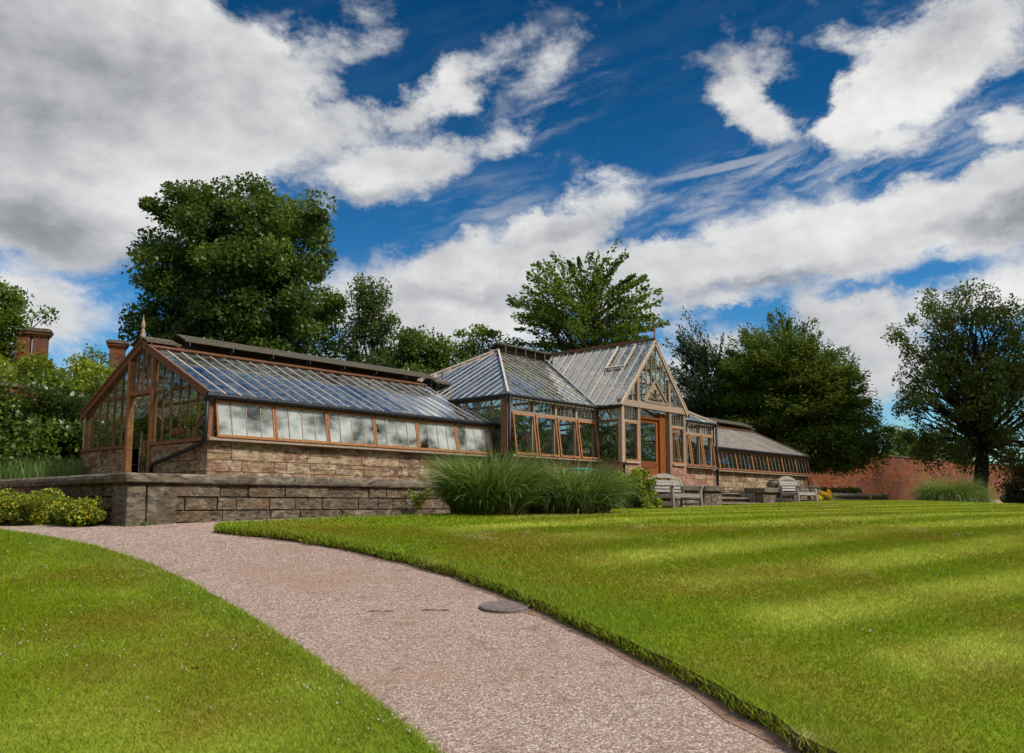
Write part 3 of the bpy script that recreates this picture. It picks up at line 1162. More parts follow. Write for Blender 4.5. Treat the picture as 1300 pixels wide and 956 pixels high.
# wing timber: sill, posts, wall plate, back framing
for (xa, xb, mt) in ((GX0, CX0, 'beam_grey'), (CX1, GX1, 'beam_grey')):
    mb = MB()
    mb.box(xa - .06, xb - .002, YF - .17, YF + .10, ZS - .075, ZS - .012)
    mb.build('sill', mt, gh, bevel=.006)
    mb = MB()
    n = 6 if xa < 20 else 7
    w = (LW if xa < 20 else RW)
    for i in range(n + 1):
        x = (xa + .12 if xa < 20 else xa + .02) + i * w
        mb.box(x - .045, x + .035, YF + .03, YF + .11, ZS - .01, ZE - .04)
    if xa < 20:
        mb.box(xa - .02, xa + .085, YF - .02, YF + .12, ZS - .01, ZE - .04)
    mb.box(xa, xb, YF + .02, YF + .12, ZE - .075, ZE - .01)
    mb.build('front_frame', 'oak_brown', gh)
    mb = MB()
    for i in range(n + 1):
        x = (xa + .12 if xa < 20 else xa + .02) + i * w
        mb.box(x - .045, x + .035, YB - .11, YB - .03, ZS - .01, ZE)
    mb.box(xa, xb, YB - .12, YB - .02, ZE - .07, ZE)
    mb.box(xa, xb, YB - .2, YB + .05, ZS - .07, ZS - .01)
    mb.build('rear_frame', 'oak_brown', gh)
    pb = MB()
    bb = MB()
    glazed([(xa, YB - .05, ZS), (xb, YB - .05, ZS), (xb, YB - .05, ZE), (xa, YB - .05, ZE)], (1, 0, 0), PITCHW, .02, .03, pb, bb)
    o = bb.build('rear_glazing_bars', 'bar_pale', gh)
    pb.build('pane', 'clear_glass', o)
    # gutter and rim
    mb = MB()
    mb.tube([(xa - .12, YF - .13, ZE + .005), (xb - .005, YF - .13, ZE + .005)], .058, 10)
    mb.box(xa - .10, xb - .006, YF - .09, YF - .02, ZE - .055, ZE + .03)
    for i in range(n * 2 + 1):
        x = xa + .1 + (xb - xa - .2) * i / (n * 2)
        mb.box(x - .012, x + .012, YF - .195, YF - .10, ZE - .058, ZE + .03)
    mb.build('gutter', 'iron_black', gh)


# wing roofs
def wing_roof(xa, xb, mat, spacing, seed):
    bars, pane = MB(), MB()
    e0 = (YF - .10, ZE + .035)
    r0 = (YM - .02, ZR)
    n = round((xb - xa) / spacing)
    sp = (xb - xa) / n
    glazed([(xa, e0[0], e0[1]), (xb, e0[0], e0[1]), (xb, r0[0], r0[1]), (xa, r0[0], r0[1])], (1, 0, 0), sp, .026, .012, pane, bars, seed=seed)
    e1 = (YB + .10, ZE + .035)
    glazed([(xb, e1[0], e1[1]), (xa, e1[0], e1[1]), (xa, YM + .02, ZR), (xb, YM + .02, ZR)], (1, 0, 0), sp, .026, .012, pane, bars, seed=seed + 1)
    rf = bars.build('roof', 'bar_pale', gh)
    pane.build('roof_panes', mat, rf)
    rd = MB()
    rd.box(xa, xb, YM - .05, YM + .05, ZR - .12, ZR + .06)
    d = Vector((0, YM - e0[0], ZR - e0[1])).normalized()
    # boards either side of the ridge
    for s in (-1, 1):
        a = Vector((xa, YM + s * .06, ZR + .045))
        b = Vector((xa, YM + s * .62, ZR - .235))
        c = Vector((xb - xa - .002, 0, 0))
        mid = (a + b) / 2
        nn = Vector((0, s * .49, 1)).normalized()
        rd.bar(mid, mid + c, (a - b).length * .55, .03, nn)
    rd.build('ridge_board', 'oak_brown', rf)
    # inner rafters and ties
    tr = MB()
    k = 7 if xb - xa > 10 else 6
    for i in range(k + 1):
        x = xa + .06 + (xb - xa - .12) * i / k
        for s, yy in ((1, YF + .1), (-1, YB - .1)):
            tr.bar((x, yy, ZE - .06), (x, YM, ZR - .15), .05, .08)
        tr.bar((x, YF + 1.0, 2.56), (x, YB - 1.0, 2.56), .05, .07)
    for yy, zz in ((17.5, 2.68), (18.5, 3.17), (20.6, 3.17), (21.6, 2.68)):
        tr.bar((xa + .02, yy, zz), (xb - .02, yy, zz), .05, .06)
    tr.build('truss', 'oak_brown', rf)
    return rf


wing_roof(GX0, CX0, 'roof_glass', PITCHW * .97, 3)
wing_roof(CX1, GX1, 'old_roof_glass', .31, 5)


def ridge_vent(x0, x1, z, hw, drop, lean=0.0, post=True, plank=.11):
    mb = MB()
    for s in (-1, 1):
        n = max(2, int(hw / plank))
        for i in range(n):
            t0, t1 = i / n, (i + 1) / n
            a = Vector((x0, YM + s * hw * (t0 + t1) / 2, z - drop * (t0 + t1) / 2 + .012 * (n - i)))
            nn = Vector((0, s * drop / hw, 1)).normalized()
            mb.bar(a, a + Vector((x1 - x0, 0, lean)), hw / n * 1.12, .016, nn)
        e = Vector((x0 - .02, YM + s * hw, z - drop))
        mb.bar(e, e + Vector((x1 - x0 + .04, 0, lean)), .05, .05)
    o = mb.build('ridge_vent', 'vent_board', gh)
    pb = MB()
    k = int((x1 - x0) / 1.1)
    for i in range(k + 1):
        x = x0 + .1 + (x1 - x0 - .2) * i / max(1, k)
        for s in (-1, 1):
            pb.box(x - .03, x + .03, YM + s * hw * .75 - .02, YM + s * hw * .75 + .02, z - drop - .22, z - drop * .75)
            pb.bar((x, YM + s * hw, z - drop), (x + .0, YM + s * (hw + .02), z - drop - .13), .03, .03)
    pb.build('vent_bracket', 'iron_black', o)
    return o


ridge_vent(9.95, 18.2, 4.06, .50, .17)
ridge_vent(9.06, 9.86, 3.90, .40, .13)
ridge_vent(18.3, 19.15, 3.93, .40, .13)
ridge_vent(29.9, 40.2, 4.06, .50, .17)
ridge_vent(40.25, 40.75, 3.92, .40, .13)


# ---- gable ends of the wings
def bargeboards(x, mat):
    mb = MB()
    for s, yy in ((-1, YF - .12), (1, YB + .12)):
        mb.bar((x, yy, ZE - .03), (x, YM - s * .0, ZR - .045), .075, .15, (0, -s * .0, 1))
        mb.bar((x - .045, yy, ZE + .06), (x - .045, YM, ZR + .05), .05, .05, (0, 0, 1))
    return mb.build('bargeboard', mat, gh)


bargeboards(GX0, 'oak_brown')
bargeboards(GX1, 'beam_grey')


def finial(x, y, z, s, mat, name='finial'):
    mb = MB()
    mb.lathe((x, y, z), [(.055 * s, 0), (.06 * s, .05 * s), (.06 * s, .12 * s), (.035 * s, .14 * s), (.05 * s, .20 * s), (.05 * s, .22 * s), (.022 * s, .25 * s), (.04 * s, .29 * s), (.055 * s, .34 * s), (.035 * s, .40 * s), (.012 * s, .52 * s), (.002, .60 * s)], 12)
    return mb.build(name, mat, gh, smooth=True)


finial(GX0 - .02, YM, ZR + .06, 1.0, 'beam_grey')


def spike(x, y, z, h=.5):
    mb = MB()
    mb.lathe((x, y, z), [(.03, 0), (.03, .04), (.014, .07), (.014, h * .5), (.04, h * .54), (.04, h * .6), (.014, h * .66), (.008, h * .9), (.001, h)], 8)
    for a in range(4):
        mb.tube([(x, y, z + h * .3), (x + .05 * math.cos(a * PI / 2), y + .05 * math.sin(a * PI / 2), z + h * .36), (x + .02 * math.cos(a * PI / 2), y + .02 * math.sin(a * PI / 2), z + h * .44)], .006, 4)
    return mb.build('finial', 'oak_brown', gh)


spike(18.95, YM, 3.95, .42)
spike(GX1 + .1, YM, 3.95, .5)


def gable_glazing(x, sgn, door):
    """sgn: outward x direction"""
    pb, bb = MB(), MB()
    zr = lambda y: ZE + (ZR - ZE) * (1 - abs(y - YM) / (YM - YF)) - .04
    ys = []
    ranges = [(YF + .12, 18.90), (20.16, YB - .12)] if door else [(YF + .12, YB - .12)]
    for a, b in ranges:
        n = round((b - a) / .37)
        for i in range(n + 1):
            ys.append(a + (b - a) * i / n)
    if door:
        ys += [19.30, 19.54, 19.80]
    for y in ys:
        z0 = ZS if not (door and 18.98 < y < 20.1) else 2.66
        bb.bar((x, y, z0), (x, y, zr(y)), .032, .045, (1, 0, 0))
    if door:
        polys = [[(x, YF, ZS), (x, 18.95, ZS), (x, 18.95, zr(18.95)), (x, YF, zr(YF))],
                 [(x, 20.1, ZS), (x, YB, ZS), (x, YB, zr(YB)), (x, 20.1, zr(20.1))],
                 [(x, 18.97, 2.62), (x, 20.08, 2.62), (x, 20.08, zr(20.08)), (x, YM, zr(YM)), (x, 18.97, zr(18.97))]]
    else:
        polys = [[(x, YF, ZS), (x, YB, ZS), (x, YB, zr(YB)), (x, YM, zr(YM)), (x, YF, zr(YF))]]
    for p in polys:
        pb.poly(p, random.random())
    # sill
    for a, b in ([(YF - .1, 18.93), (20.17, YB + .02)] if door else [(YF - .1, YB)]):
        bb.box(x - .07, x + .07, a, b, ZS - .07, ZS)
    return pb, bb


pb, bb = gable_glazing(GX0 + .03, -1, True)
o = bb.build('gable_frame', 'oak_brown', gh)
pb.build('gable_pane', 'clear_glass', o)
pb, bb = gable_glazing(GX1 - .03, 1, False)
o = bb.build('gable_frame', 'oak_brown', gh)
pb.build('gable_pane', 'clear_glass', o)
# door frame of the near gable; the doorway stands open
mb = MB()
mb.box(GX0 - .05, GX0 + .09, 20.05, 20.17, TZ - .0, 3.40)
mb.box(GX0 - .05, GX0 + .09, 18.91, 19.01, TZ - .0, 3.36)
mb.box(GX0 - .04, GX0 + .08, 19.012, 20.048, 2.55, 2.65)
o = mb.build('door_frame', 'oak_orange', gh)

# rainwater pipe of the near corner: down, then slanting along the gable plinth
mb = MB()
mb.tube([(GX0 - .09, YF - .09, ZE - .02), (GX0 - .09, YF - .07, ZS + .1), (GX0 - .10, YF - .04, ZS - .05), (GX0 - .10, YF + .12, ZS - .16), (GX0 - .10, 18.55, .90), (GX0 - .10, 18.68, .84), (GX0 - .10, 18.72, TZ + .02)], .045, 10)
mb.tube([(GX0 - .09, YF - .09, ZE - .10), (GX0 - .09, YF - .09, ZE + .0)], .06, 10)
mb.build('downpipe', 'iron_black', gh, smooth=True)
mb = MB()
mb.tube([(CX0 - .06, CYF - .14, CZE - .05), (CX0 - .06, CYF - .14, TZ)], .05, 10)
mb.build('downpipe', 'iron_black', gh, smooth=True)
mb = MB()
mb.tube([(CX1 + .06, CYF - .14, CZE - .05), (CX1 + .06, CYF - .14, TZ)], .05, 10)
mb.build('downpipe', 'iron_black', gh, smooth=True)


# ---- centre block
TR = 2.62       # transom height


def bay_front(xa, n, w, y, zt, sill=True):
    fr = MB()
    for i in range(n + 1):
        x = xa + i * w
        fr.box(x - .05, x + .05, y + .0, y + .10, ZS, zt - .04)
        fr.box(x - .035, x + .035, y - .045, y + .0, TR + .04, zt - .04)
    fr.box(xa - .05, xa + n * w + .05, y - .05, y + .07, TR - .035, TR + .035)
    fr.box(xa - .05, xa + n * w + .05, y - .02, y + .10, zt - .10, zt - .03)
    o = fr.build('bay_frame', 'beam_grey', gh)
    s = MB()
    s.box(xa - .08, xa + n * w + .08, y - .20, y + .10, ZS - .075, ZS - .01)
    s.build('sill', 'beam_grey', gh, bevel=.006)
    first = None
    for i in range(n):
        pb, bb = MB(), MB()
        x0, x1 = xa + i * w + .04, xa + (i + 1) * w - .04
        org = Vector((xa + i * w + .035, y - .035, TR - .04))
        if first is None:
            first = sash('window', w - .07, TR - .04 - ZS - .0, .15, 0, 'oak_orange', 'clear_glass', gh, tuple(org), .05, stay=True)
            glazed([(x0, y - .01, TR + .035), (x1, y - .01, TR + .035), (x1, y - .01, zt - .06), (x0, y - .01, zt - .06)], (1, 0, 0), (x1 - x0) / 5, .016, .03, pb, bb)
            tl = bb.build('top_light', 'beam_grey', gh, (x0, y, TR))
            pb.build('pane', 'clear_glass', tl, (x0, y, TR))
        else:
            copy_tree(first, gh, Vector((i * w, 0, 0)))
            copy_tree(tl, gh, Vector((i * w, 0, 0)))
    return o


BW = (EX0 - CX0 - .16) / 4
bay_front(CX0 + .12, 4, BW, CYF, CZE)
bay_front(EX1 + .04, 4, (CX1 - .12 - EX1 - .04) / 4, CYF, CZE)
for x in (CX0, CX1):
    for (a, c, e) in ((.09, CYF - .03, CYF + .16), (.07, CYB - .16, CYB)):
        mb = MB()
        mb.box(x - a, x + a, c, e, ZS - .01, CZE - .05)
        mb.build('corner_post', 'oak_brown', gh)
# sides of the centre block, above the wing roofs, and the back
pb, bb = MB(), MB()
for x in (CX0, CX1):
    glazed([(x, CYF + .1, TR - .5), (x, CYB, TR - .5), (x, CYB, CZE - .05), (x, CYF + .1, CZE - .05)], (0, 1, 0), .52, .03, .04, pb, bb)
    bb.box(x - .05, x + .05, CYF + .16, CYB - .16, CZE - .12, CZE - .04)
for x in (CX0, CX1):
    # cheek below the wing eave, between the wing front and the centre front
    pb.poly([(x, CYF + .1, ZS), (x, YF, ZS), (x, YF, TR - .5), (x, CYF + .1, TR - .5)])
glazed([(CX0, CYB - .05, TZ + .9), (CX1, CYB - .05, TZ + .9), (CX1, CYB - .05, CZE - .05), (CX0, CYB - .05, CZE - .05)], (1, 0, 0), .6, .05, .06, pb, bb)
o = bb.build('side_frame', 'oak_brown', gh)
pb.build('side_pane', 'clear_glass', o)


# entrance porch
def entrance():
    fr = MB()
    for x in (EX0 + .06, 23.08, 25.02, EX1 - .06):
        z0 = TZ if 23 < x < 25.1 else ZS - .1
        fr.box(x - .07, x + .07, EY, EY + .14, z0, CZE - .0)
    fr.box(EX0 - .06, EX1 + .08, EY - .035, EY + .14, CZE + .002, CZE + .20)
    for xa, xb in ((EX0 + .13, 23.01), (25.09, EX1 - .13)):
        fr.box(xa, xb, EY + .01, EY + .11, TR - .03, TR + .03)
        fr.box(xa, xb, EY - .06, EY + .14, ZS - .115, ZS - .05)
    o = fr.build('porch_frame', 'beam_grey', gh)
    # side walls of the porch
    for x in (EX0, EX1):
        s = MB()
        s.box(x - .05, x + .05, EY + .14, CYF - .05, TR - .035, TR + .035)
        s.box(x - .06, x + .06, EY + .13, CYF - .05, ZS - .115, ZS - .05)
        s.box(x - .05, x + .05, EY + .145, CYF, CZE - .10, CZE - .02)
        s.box(x - .06, x + .06, CYF - .10, CYF + .04, ZS, CZE - .05)
        s.build('porch_side_frame', 'oak_brown', gh)
        p, b = MB(), MB()
        glazed([(x, EY + .14, TR + .03), (x, CYF - .05, TR + .03), (x, CYF - .05, CZE - .1), (x, EY + .14, CZE - .1)], (0, 1, 0), .29, .02, .03, p, b)
        p.poly([(x, EY + .14, ZS - .05), (x, CYF - .05, ZS - .05), (x, CYF - .05, TR - .03), (x, EY + .14, TR - .03)])
        q = b.build('side_light', 'beam_grey', gh)
        p.build('pane', 'clear_glass', q)
    # front lights
    for xa, xb in ((EX0 + .13, 23.01), (25.09, EX1 - .13)):
        p, b = MB(), MB()
        glazed([(xa, EY + .06, TR + .03), (xb, EY + .06, TR + .03), (xb, EY + .06, CZE), (xa, EY + .06, CZE)], (1, 0, 0), (xb - xa) / 5, .02, .03, p, b)
        f_ = .05
        y = EY + .03
        z0, z1 = ZS - .05, TR - .03
        for (a, c, e, g_) in ((xa, xb, z0, z0 + f_ * 1.3), (xa, xb, z1 - f_, z1), (xa, xa + f_, z0 + f_ * 1.3, z1 - f_), (xb - f_, xb, z0 + f_ * 1.3, z1 - f_)):
            b.box(a, c, y - .03, y + .02, e, g_, None, 1)
        p.poly([(xa + f_, y, z0 + f_), (xb - f_, y, z0 + f_), (xb - f_, y, z1 - f_), (xa + f_, y, z1 - f_)])
        q = b.build('front_light', ['beam_grey', 'oak_orange'], gh)
        p.build('pane', 'clear_glass', q)
    # door and its frame
    f2 = MB()
    y = EY + .22
    f2.box(23.16, 23.32, EY + .14, y + .05, TZ, 3.02)
    f2.box(24.55, 24.94, EY + .14, y + .05, TZ, 3.02)
    f2.box(23.32, 24.55, EY + .16, y + .05, 2.78, 2.86)
    f2.build('door_frame', 'door_varnish', gh)
    p = MB()
    p.poly([(23.32, y, 2.86), (24.55, y, 2.86), (24.55, y, 3.04), (23.32, y, 3.04)])
    p.build('fanlight', 'clear_glass', gh)
    dd = MB()
    x0, x1 = 23.34, 24.53
    z0, zm, z1 = TZ + .06, 1.42, 2.77
    for (a, b, c, e) in ((x0, x0 + .12, z0, z1), (x1 - .12, x1, z0, z1), (x0 + .12, x1 - .12, z1 - .11, z1), (x0 + .12, x1 - .12, zm - .24, zm - .02), (x0 + .12, x1 - .12, z0, z0 + .16),
                         ((x0 + x1) / 2 - .06, (x0 + x1) / 2 + .06, z0 + .16, zm - .24)):
        dd.box(a, b, y - .01, y + .035, c, e)
    do = dd.build('door', 'door_varnish', gh, bevel=.005)
    for a, b in ((x0 + .12, (x0 + x1) / 2 - .06), ((x0 + x1) / 2 + .06, x1 - .12)):
        q = MB()
        q.box(a, b, y + .005, y + .02, z0 + .16, zm - .24)
        q.hexa([(a + .03, y + .005, z0 + .19), (b - .03, y + .005, z0 + .19), (b - .03, y + .005, zm - .27), (a + .03, y + .005, zm - .27),
                (a + .06, y - .008, z0 + .22), (b - .06, y - .008, z0 + .22), (b - .06, y - .008, zm - .30), (a + .06, y - .008, zm - .30)][::1])
        q.build('door_panel', 'door_varnish', do)
    q = MB()
    q.poly([(x0 + .12, y + .01, zm - .02), (x1 - .12, y + .01, zm - .02), (x1 - .12, y + .01, z1 - .11), (x0 + .12, y + .01, z1 - .11)])
    q.build('pane', 'clear_glass', do)
    q = MB()
    q.tube([(x1 - .06, y - .015, 1.33), (x1 - .06, y - .06, 1.33), (x1 - .17, y - .06, 1.33)], .011, 6)
    q.build('handle', 'iron_black', do)


entrance()

# entrance gable
ES = (CZR - CZE) / (EXM - EX0)      # its steeper pitch
ZB = CZE + .20
zr = lambda x: CZE + .02 + (CZR - CZE) * (1 - abs(x - EXM) / (EXM - EX0))
p, b = MB(), MB()
yy = EY + .06
for x in np.arange(EX0 + .38, EX1 - .2, .29):
    z0 = ZB
    if abs(x - EXM) < .73:
        z0 = 3.32 + .66 * (1 - abs(x - EXM) / .73)
    if zr(x) - .08 > z0:
        b.bar((x, yy, z0), (x, yy, zr(x) - .04), .025, .04, (0, 1, 0))
for zc in (3.95, 4.45):
    hw = (CZR - zc) / ES - .08
    b.bar((EXM - hw, yy + .03, zc), (EXM + hw, yy + .03, zc), .02, .02)
for x in (23.08, 25.02):
    b.bar((x, yy, ZB), (x, yy, zr(x) - .06), .12, .10, (0, 1, 0))
p.poly([(EX0 + .1, yy + .02, ZB), (EX1 - .1, yy + .02, ZB), (EXM, yy + .02, CZR - .08)])
o = b.build('porch_gable_frame', 'beam_grey', gh)
p.build('pane', 'clear_glass', o)
mb = MB()
for s, xe in ((-1, EX0 - .12), (1, EX1 + .12)):
    mb.bar((xe, EY - .03, CZE - .06 + .02), (EXM, EY - .03, CZR + .03), .07, .14, (0, 0, 1))
mb.build('bargeboard', 'beam_grey', gh)
# carved pediment over the door
pm = MB()
yp = EY - .005
hw, zb, zt = .73, 3.32, 4.02
pm.poly([(EXM - hw, yp, zb), (EXM + hw, yp, zb), (EXM, yp, zt)])
pm.poly([(EXM + hw, yp + .05, zb), (EXM - hw, yp + .05, zb), (EXM, yp + .05, zt)])
for a, c in (((EXM - hw, yp - .02, zb), (EXM + hw, yp - .02, zb)), ((EXM - hw - .03, yp - .02, zb), (EXM, yp - .02, zt + .02)), ((EXM + hw + .03, yp - .02, zb), (EXM, yp - .02, zt + .02))):
    pm.bar(a, c, .05, .07, (0, 0, 1))
ped = pm.build('pediment', 'beam_grey', gh)
cv = MB()
y2 = yp - .022
C0 = Vector((EXM, y2, 3.50))
cv.tube([C0 + Vector((0, 0, -.10)), C0 + Vector((0, 0, 0)), C0 + Vector((0, 0, .16)), C0 + Vector((0, 0, .26))], [.04, .065, .03, .012], 8)
for s in (-1, 1):
    pts = [C0 + Vector((s * a, 0, c)) for a, c in ((.0, -.06), (.10, -.09), (.20, -.07), (.28, -.02), (.33, -.07), (.42, -.09), (.38, -.02))]
    cv.tube(pts, [.03, .035, .03, .035, .03, .02, .01], 7)
    pts = [C0 + Vector((s * a, 0, c)) for a, c in ((.03, .04), (.10, .12), (.16, .08), (.12, .03))]
    cv.tube(pts, [.02, .03, .03, .01], 7)
    cv.tube([C0 + Vector((s * .25, 0, .10)), C0 + Vector((s * .25, -.01, .14))], [.035, .03], 8)
cv.tube([C0 + Vector((0, 0, .20)), C0 + Vector((0, -.012, .24))], [.06, .05], 10)
cv.build('carving', 'vent_board', ped)

# centre roofs
XL, XR = CX0 - .10, CX1 + .10
YFr, YBr = CYF - .12, CYB + .12
ZEr = CZE + .0
hd = (YM - YFr)
rise = CZR - ZEr
bars, pane = MB(), MB()
sp = .345
AL, AR = XL + hd, XR - hd
vx0, vx1 = EX0 - .12, EX1 + .12
glazed([(XL, YFr, ZEr), (vx0, YFr, ZEr), (EXM, YM, CZR), (AL, YM, CZR)], (1, 0, 0), sp, .026, .012, pane, bars, seed=11)
glazed([(vx1, YFr, ZEr), (XR, YFr, ZEr), (AR, YM, CZR), (EXM, YM, CZR)], (1, 0, 0), sp, .026, .012, pane, bars, phase=.1, seed=12)
glazed([(XL, YBr, ZEr), (XL, YFr, ZEr), (AL, YM, CZR)], (0, -1, 0), sp, .026, .012, pane, bars, seed=13)
glazed([(XR, YFr, ZEr), (XR, YBr, ZEr), (AR, YM, CZR)], (0, 1, 0), sp, .026, .012, pane, bars, seed=14)
glazed([(XR, YBr, ZEr), (XL, YBr, ZEr), (AL, YM, CZR), (AR, YM, CZR)], (1, 0, 0), sp * 1.5, .026, .012, pane, bars, seed=15)
# hips
for a, c in (((XL, YFr, ZEr), (AL, YM, CZR)), ((XL, YBr, ZEr), (AL, YM, CZR)), ((XR, YFr, ZEr), (AR, YM, CZR)), ((XR, YBr, ZEr), (AR, YM, CZR)), ((AL, YM, CZR), (AR, YM, CZR))):
    up = Vector((0, 0, .045))
    bars.bar(Vector(a) + up, Vector(c) + up, .055, .06)
cr = bars.build('centre_roof', 'bar_pale', gh)
pane.build('roof_panes', 'roof_glass', cr)
bars, pane = MB(), MB()
EYr = EY - .06
glazed([(vx0, EYr, ZEr + .02), (EXM, EYr, CZR + .06), (EXM, YM, CZR + .06), (vx0, YFr, ZEr + .02)], (0, 1, 0), .36, .042, .035, pane, bars, seed=16)
glazed([(EXM, EYr, CZR + .06), (vx1, EYr, ZEr + .02), (vx1, YFr, ZEr + .02), (EXM, YM, CZR + .06)], (0, 1, 0), .36, .042, .035, pane, bars, seed=17)
# opening roof light on the porch slope
def on_slope(y, f, off=.07):
    return Vector((vx0 + (EXM - vx0) * f, y, ZEr + .02 + (CZR + .04 - ZEr) * f)) + Vector((-.73, 0, .66)) * off
for (a, c) in (((15.4, .60), (16.12, .60)), ((15.4, .60), (15.4, .96)), ((16.12, .60), (16.12, .96))):
    bars.bar(on_slope(*a), on_slope(*c), .05, .05, (-.73, 0, .66))
er = bars.build('porch_roof', 'bar_pale', gh)
pane.build('roof_panes', 'roof_glass', er)
mb = MB()
mb.bar((EXM, EYr, CZR + .13), (EXM, YM - .4, CZR + .13), .10, .09)
mb.build('ridge_board', 'oak_brown', er)
mb = MB()
for x_, s in ((vx0, -1), (vx1, 1)):
    mb.bar((x_, YFr - .0, ZEr + .045), (EXM + s * .0, YM - .05, CZR + .06), .10, .025, (0, -.3, 1))
mb.build('valley_lead', 'lead_grey', er)
mb = MB()
for y_ in (15.4, 16.6, 17.8):
    for s in (-1, 1):
        mb.bar((EXM + s * (EXM - EX0 - .05), y_, CZE + .02), (EXM, y_, CZR - .06), .04, .06)
    mb.bar((EXM - 1.1, y_, 4.05), (EXM + 1.1, y_, 4.05), .03, .05)
for f in (.35, .68):
    for s in (-1, 1):
        x_ = EXM + s * (EXM - EX0) * (1 - f)
        mb.bar((x_, EY + .1, CZE + (CZR - CZE) * f - .04), (x_, 18.6, CZE + (CZR - CZE) * f - .04), .04, .05)
mb.build('truss', 'oak_brown', er)
mb = MB()
for x_ in (CX0 + 1.9, CX0 + 3.8, CX1 - 3.8, CX1 - 1.9):
    top = min(1, min(x_ - XL, XR - x_) / hd)
    mb.bar((x_, CYF + .1, CZE - .02), (x_, YM - (1 - top) * hd, CZE + (CZR - CZE) * top - .07), .05, .08)
    mb.bar((x_, CYB - .1, CZE - .02), (x_, YM + (1 - top) * hd, CZE + (CZR - CZE) * top - .07), .05, .08)
    mb.bar((x_, CYF + .1, CZE - .02), (x_, CYB - .1, CZE - .02), .05, .07)
mb.bar((CX0 + 2.3, 17.6, 4.0), (CX1 - 2.3, 17.6, 4.0), .05, .07)
mb.build('truss', 'oak_brown', cr)
# low glazed lantern along the centre ridge
mb = MB()
lx0, lx1 = AL - .05, AL + 4.2
for i in range(9):
    x = lx0 + (lx1 - lx0) * i / 8
    for s in (-1, 1):
        mb.box(x - .02, x + .02, YM + s * .38 - .02, YM + s * .38 + .02, CZR - .22, CZR + .12)
for s in (-1, 1):
    mb.bar((lx0, YM + s * .40, CZR + .13), (lx1, YM + s * .40, CZR + .13), .06, .04)
    mb.bar((lx0, YM + s * .22, CZR + .19), (lx1, YM + s * .22, CZR + .19), .36, .015, (0, s * .3, 1))
mb.bar((lx0 - .05, YM, CZR + .25), (lx1, YM, CZR + .25), .05, .05)
mb.bar((lx0, YM - .4, CZR + .12), (lx0, YM, CZR + .24), .04, .04)
mb.bar((lx0, YM + .4, CZR + .12), (lx0, YM, CZR + .24), .04, .04)
mb.build('ridge_vent', 'vent_board', gh)
mb = MB()
mb.lathe((EXM, EY - .02, CZR + .08), [(.045, 0), (.05, .08), (.025, .11), (.022, .3), (.04, .33), (.04, .37), (.018, .41), (.012, .52), (.001, .58)], 10)
mb.build('finial', 'oak_brown', gh)
# gutters of the centre block and the porch
for a, c in (((XL - .04, YFr - .03, ZEr - .03), (vx0 + .02, YFr - .03, ZEr - .03)), ((vx1, YFr - .03, ZEr - .03), (XR + .04, YFr - .03, ZEr - .03)), ((XL - .03, YFr - .05, ZEr - .03), (XL - .03, YBr, ZEr - .03)),
             ((XR + .03, YFr - .05, ZEr - .03), (XR + .03, YBr, ZEr - .03)), ((vx0 - .0, EYr - .02, ZEr - .03), (vx0 - .0, YFr, ZEr - .03)), ((vx1 + .0, EYr - .02, ZEr - .03), (vx1 + .0, YFr, ZEr - .03))):
    mb = MB()
    mb.tube([a, c], .052, 8)
    mb.build('gutter', 'iron_black', gh)

# ------------------------------------------------------------------ foliage generators
def leaves(P, size, tone, up=.3, aspect=.55, dirs=None, r=rng):
    """one rhombic leaf, slightly folded, at each point: returns verts (4n,3), faces (n,4)"""
    n = len(P)
    a = r.normal(size=(n, 3))
    if dirs is not None:
        a = a * .55 + dirs
    a /= np.linalg.norm(a, axis=1)[:, None] + 1e-9
    nn = r.normal(size=(n, 3))
    nn[:, 2] = np.abs(nn[:, 2]) + up
    b = np.cross(nn, a)
    b /= np.linalg.norm(b, axis=1)[:, None] + 1e-9
    s = size * r.uniform(.6, 1.3, n)
    L = a * s[:, None]
    Wd = b * (s * aspect)[:, None] * .5
    V = np.empty((n, 4, 3))
    V[:, 0] = P - L * .5
    V[:, 1] = P + Wd
    V[:, 2] = P + L * .5
    V[:, 3] = P - Wd
    F = np.arange(n * 4).reshape(n, 4)
    return V.reshape(-1, 3), F


def crown_points(prof, D, n_clump, r=rng, deep=.85, fill=.35):
    """prof: rows (y, x_left, x_right) of the crown's outline in the photograph, D metres away; fills the body of revolution"""
    ys = np.array([q[0] for q in prof], float)
    xl = np.array([q[1] for q in prof], float)
    xr = np.array([q[2] for q in prof], float)
    wgt = np.maximum(xr - xl, 6)
    yy = np.linspace(ys[0], ys[-1], 60)
    ww = np.interp(yy, ys, wgt)
    pr = ww ** 1.15
    pr /= pr.sum()
    yi = r.choice(yy, n_clump, p=pr) + r.uniform(-3, 3, n_clump)
    out = []
    for y in yi:
        a, b = np.interp(y, ys, xl), np.interp(y, ys, xr)
        cx, hw = (a + b) / 2, (b - a) / 2
        th = r.uniform(0, 2 * PI)
        q = (r.uniform(fill, 1.0)) ** .6
        hw *= 1 + .10 * math.sin(y * .11 + 3 * th + D) + .08 * math.sin(2 * th + y * .05)
        x = cx + hw * q * math.cos(th)
        dd = hw * q * math.sin(th) * deep / FPX * D
        p = pt(x, y, D) + Vector((math.cos(HEAD), math.sin(HEAD), 0)) * dd
        out.append((p.x, p.y, p.z))
    return np.array(out)


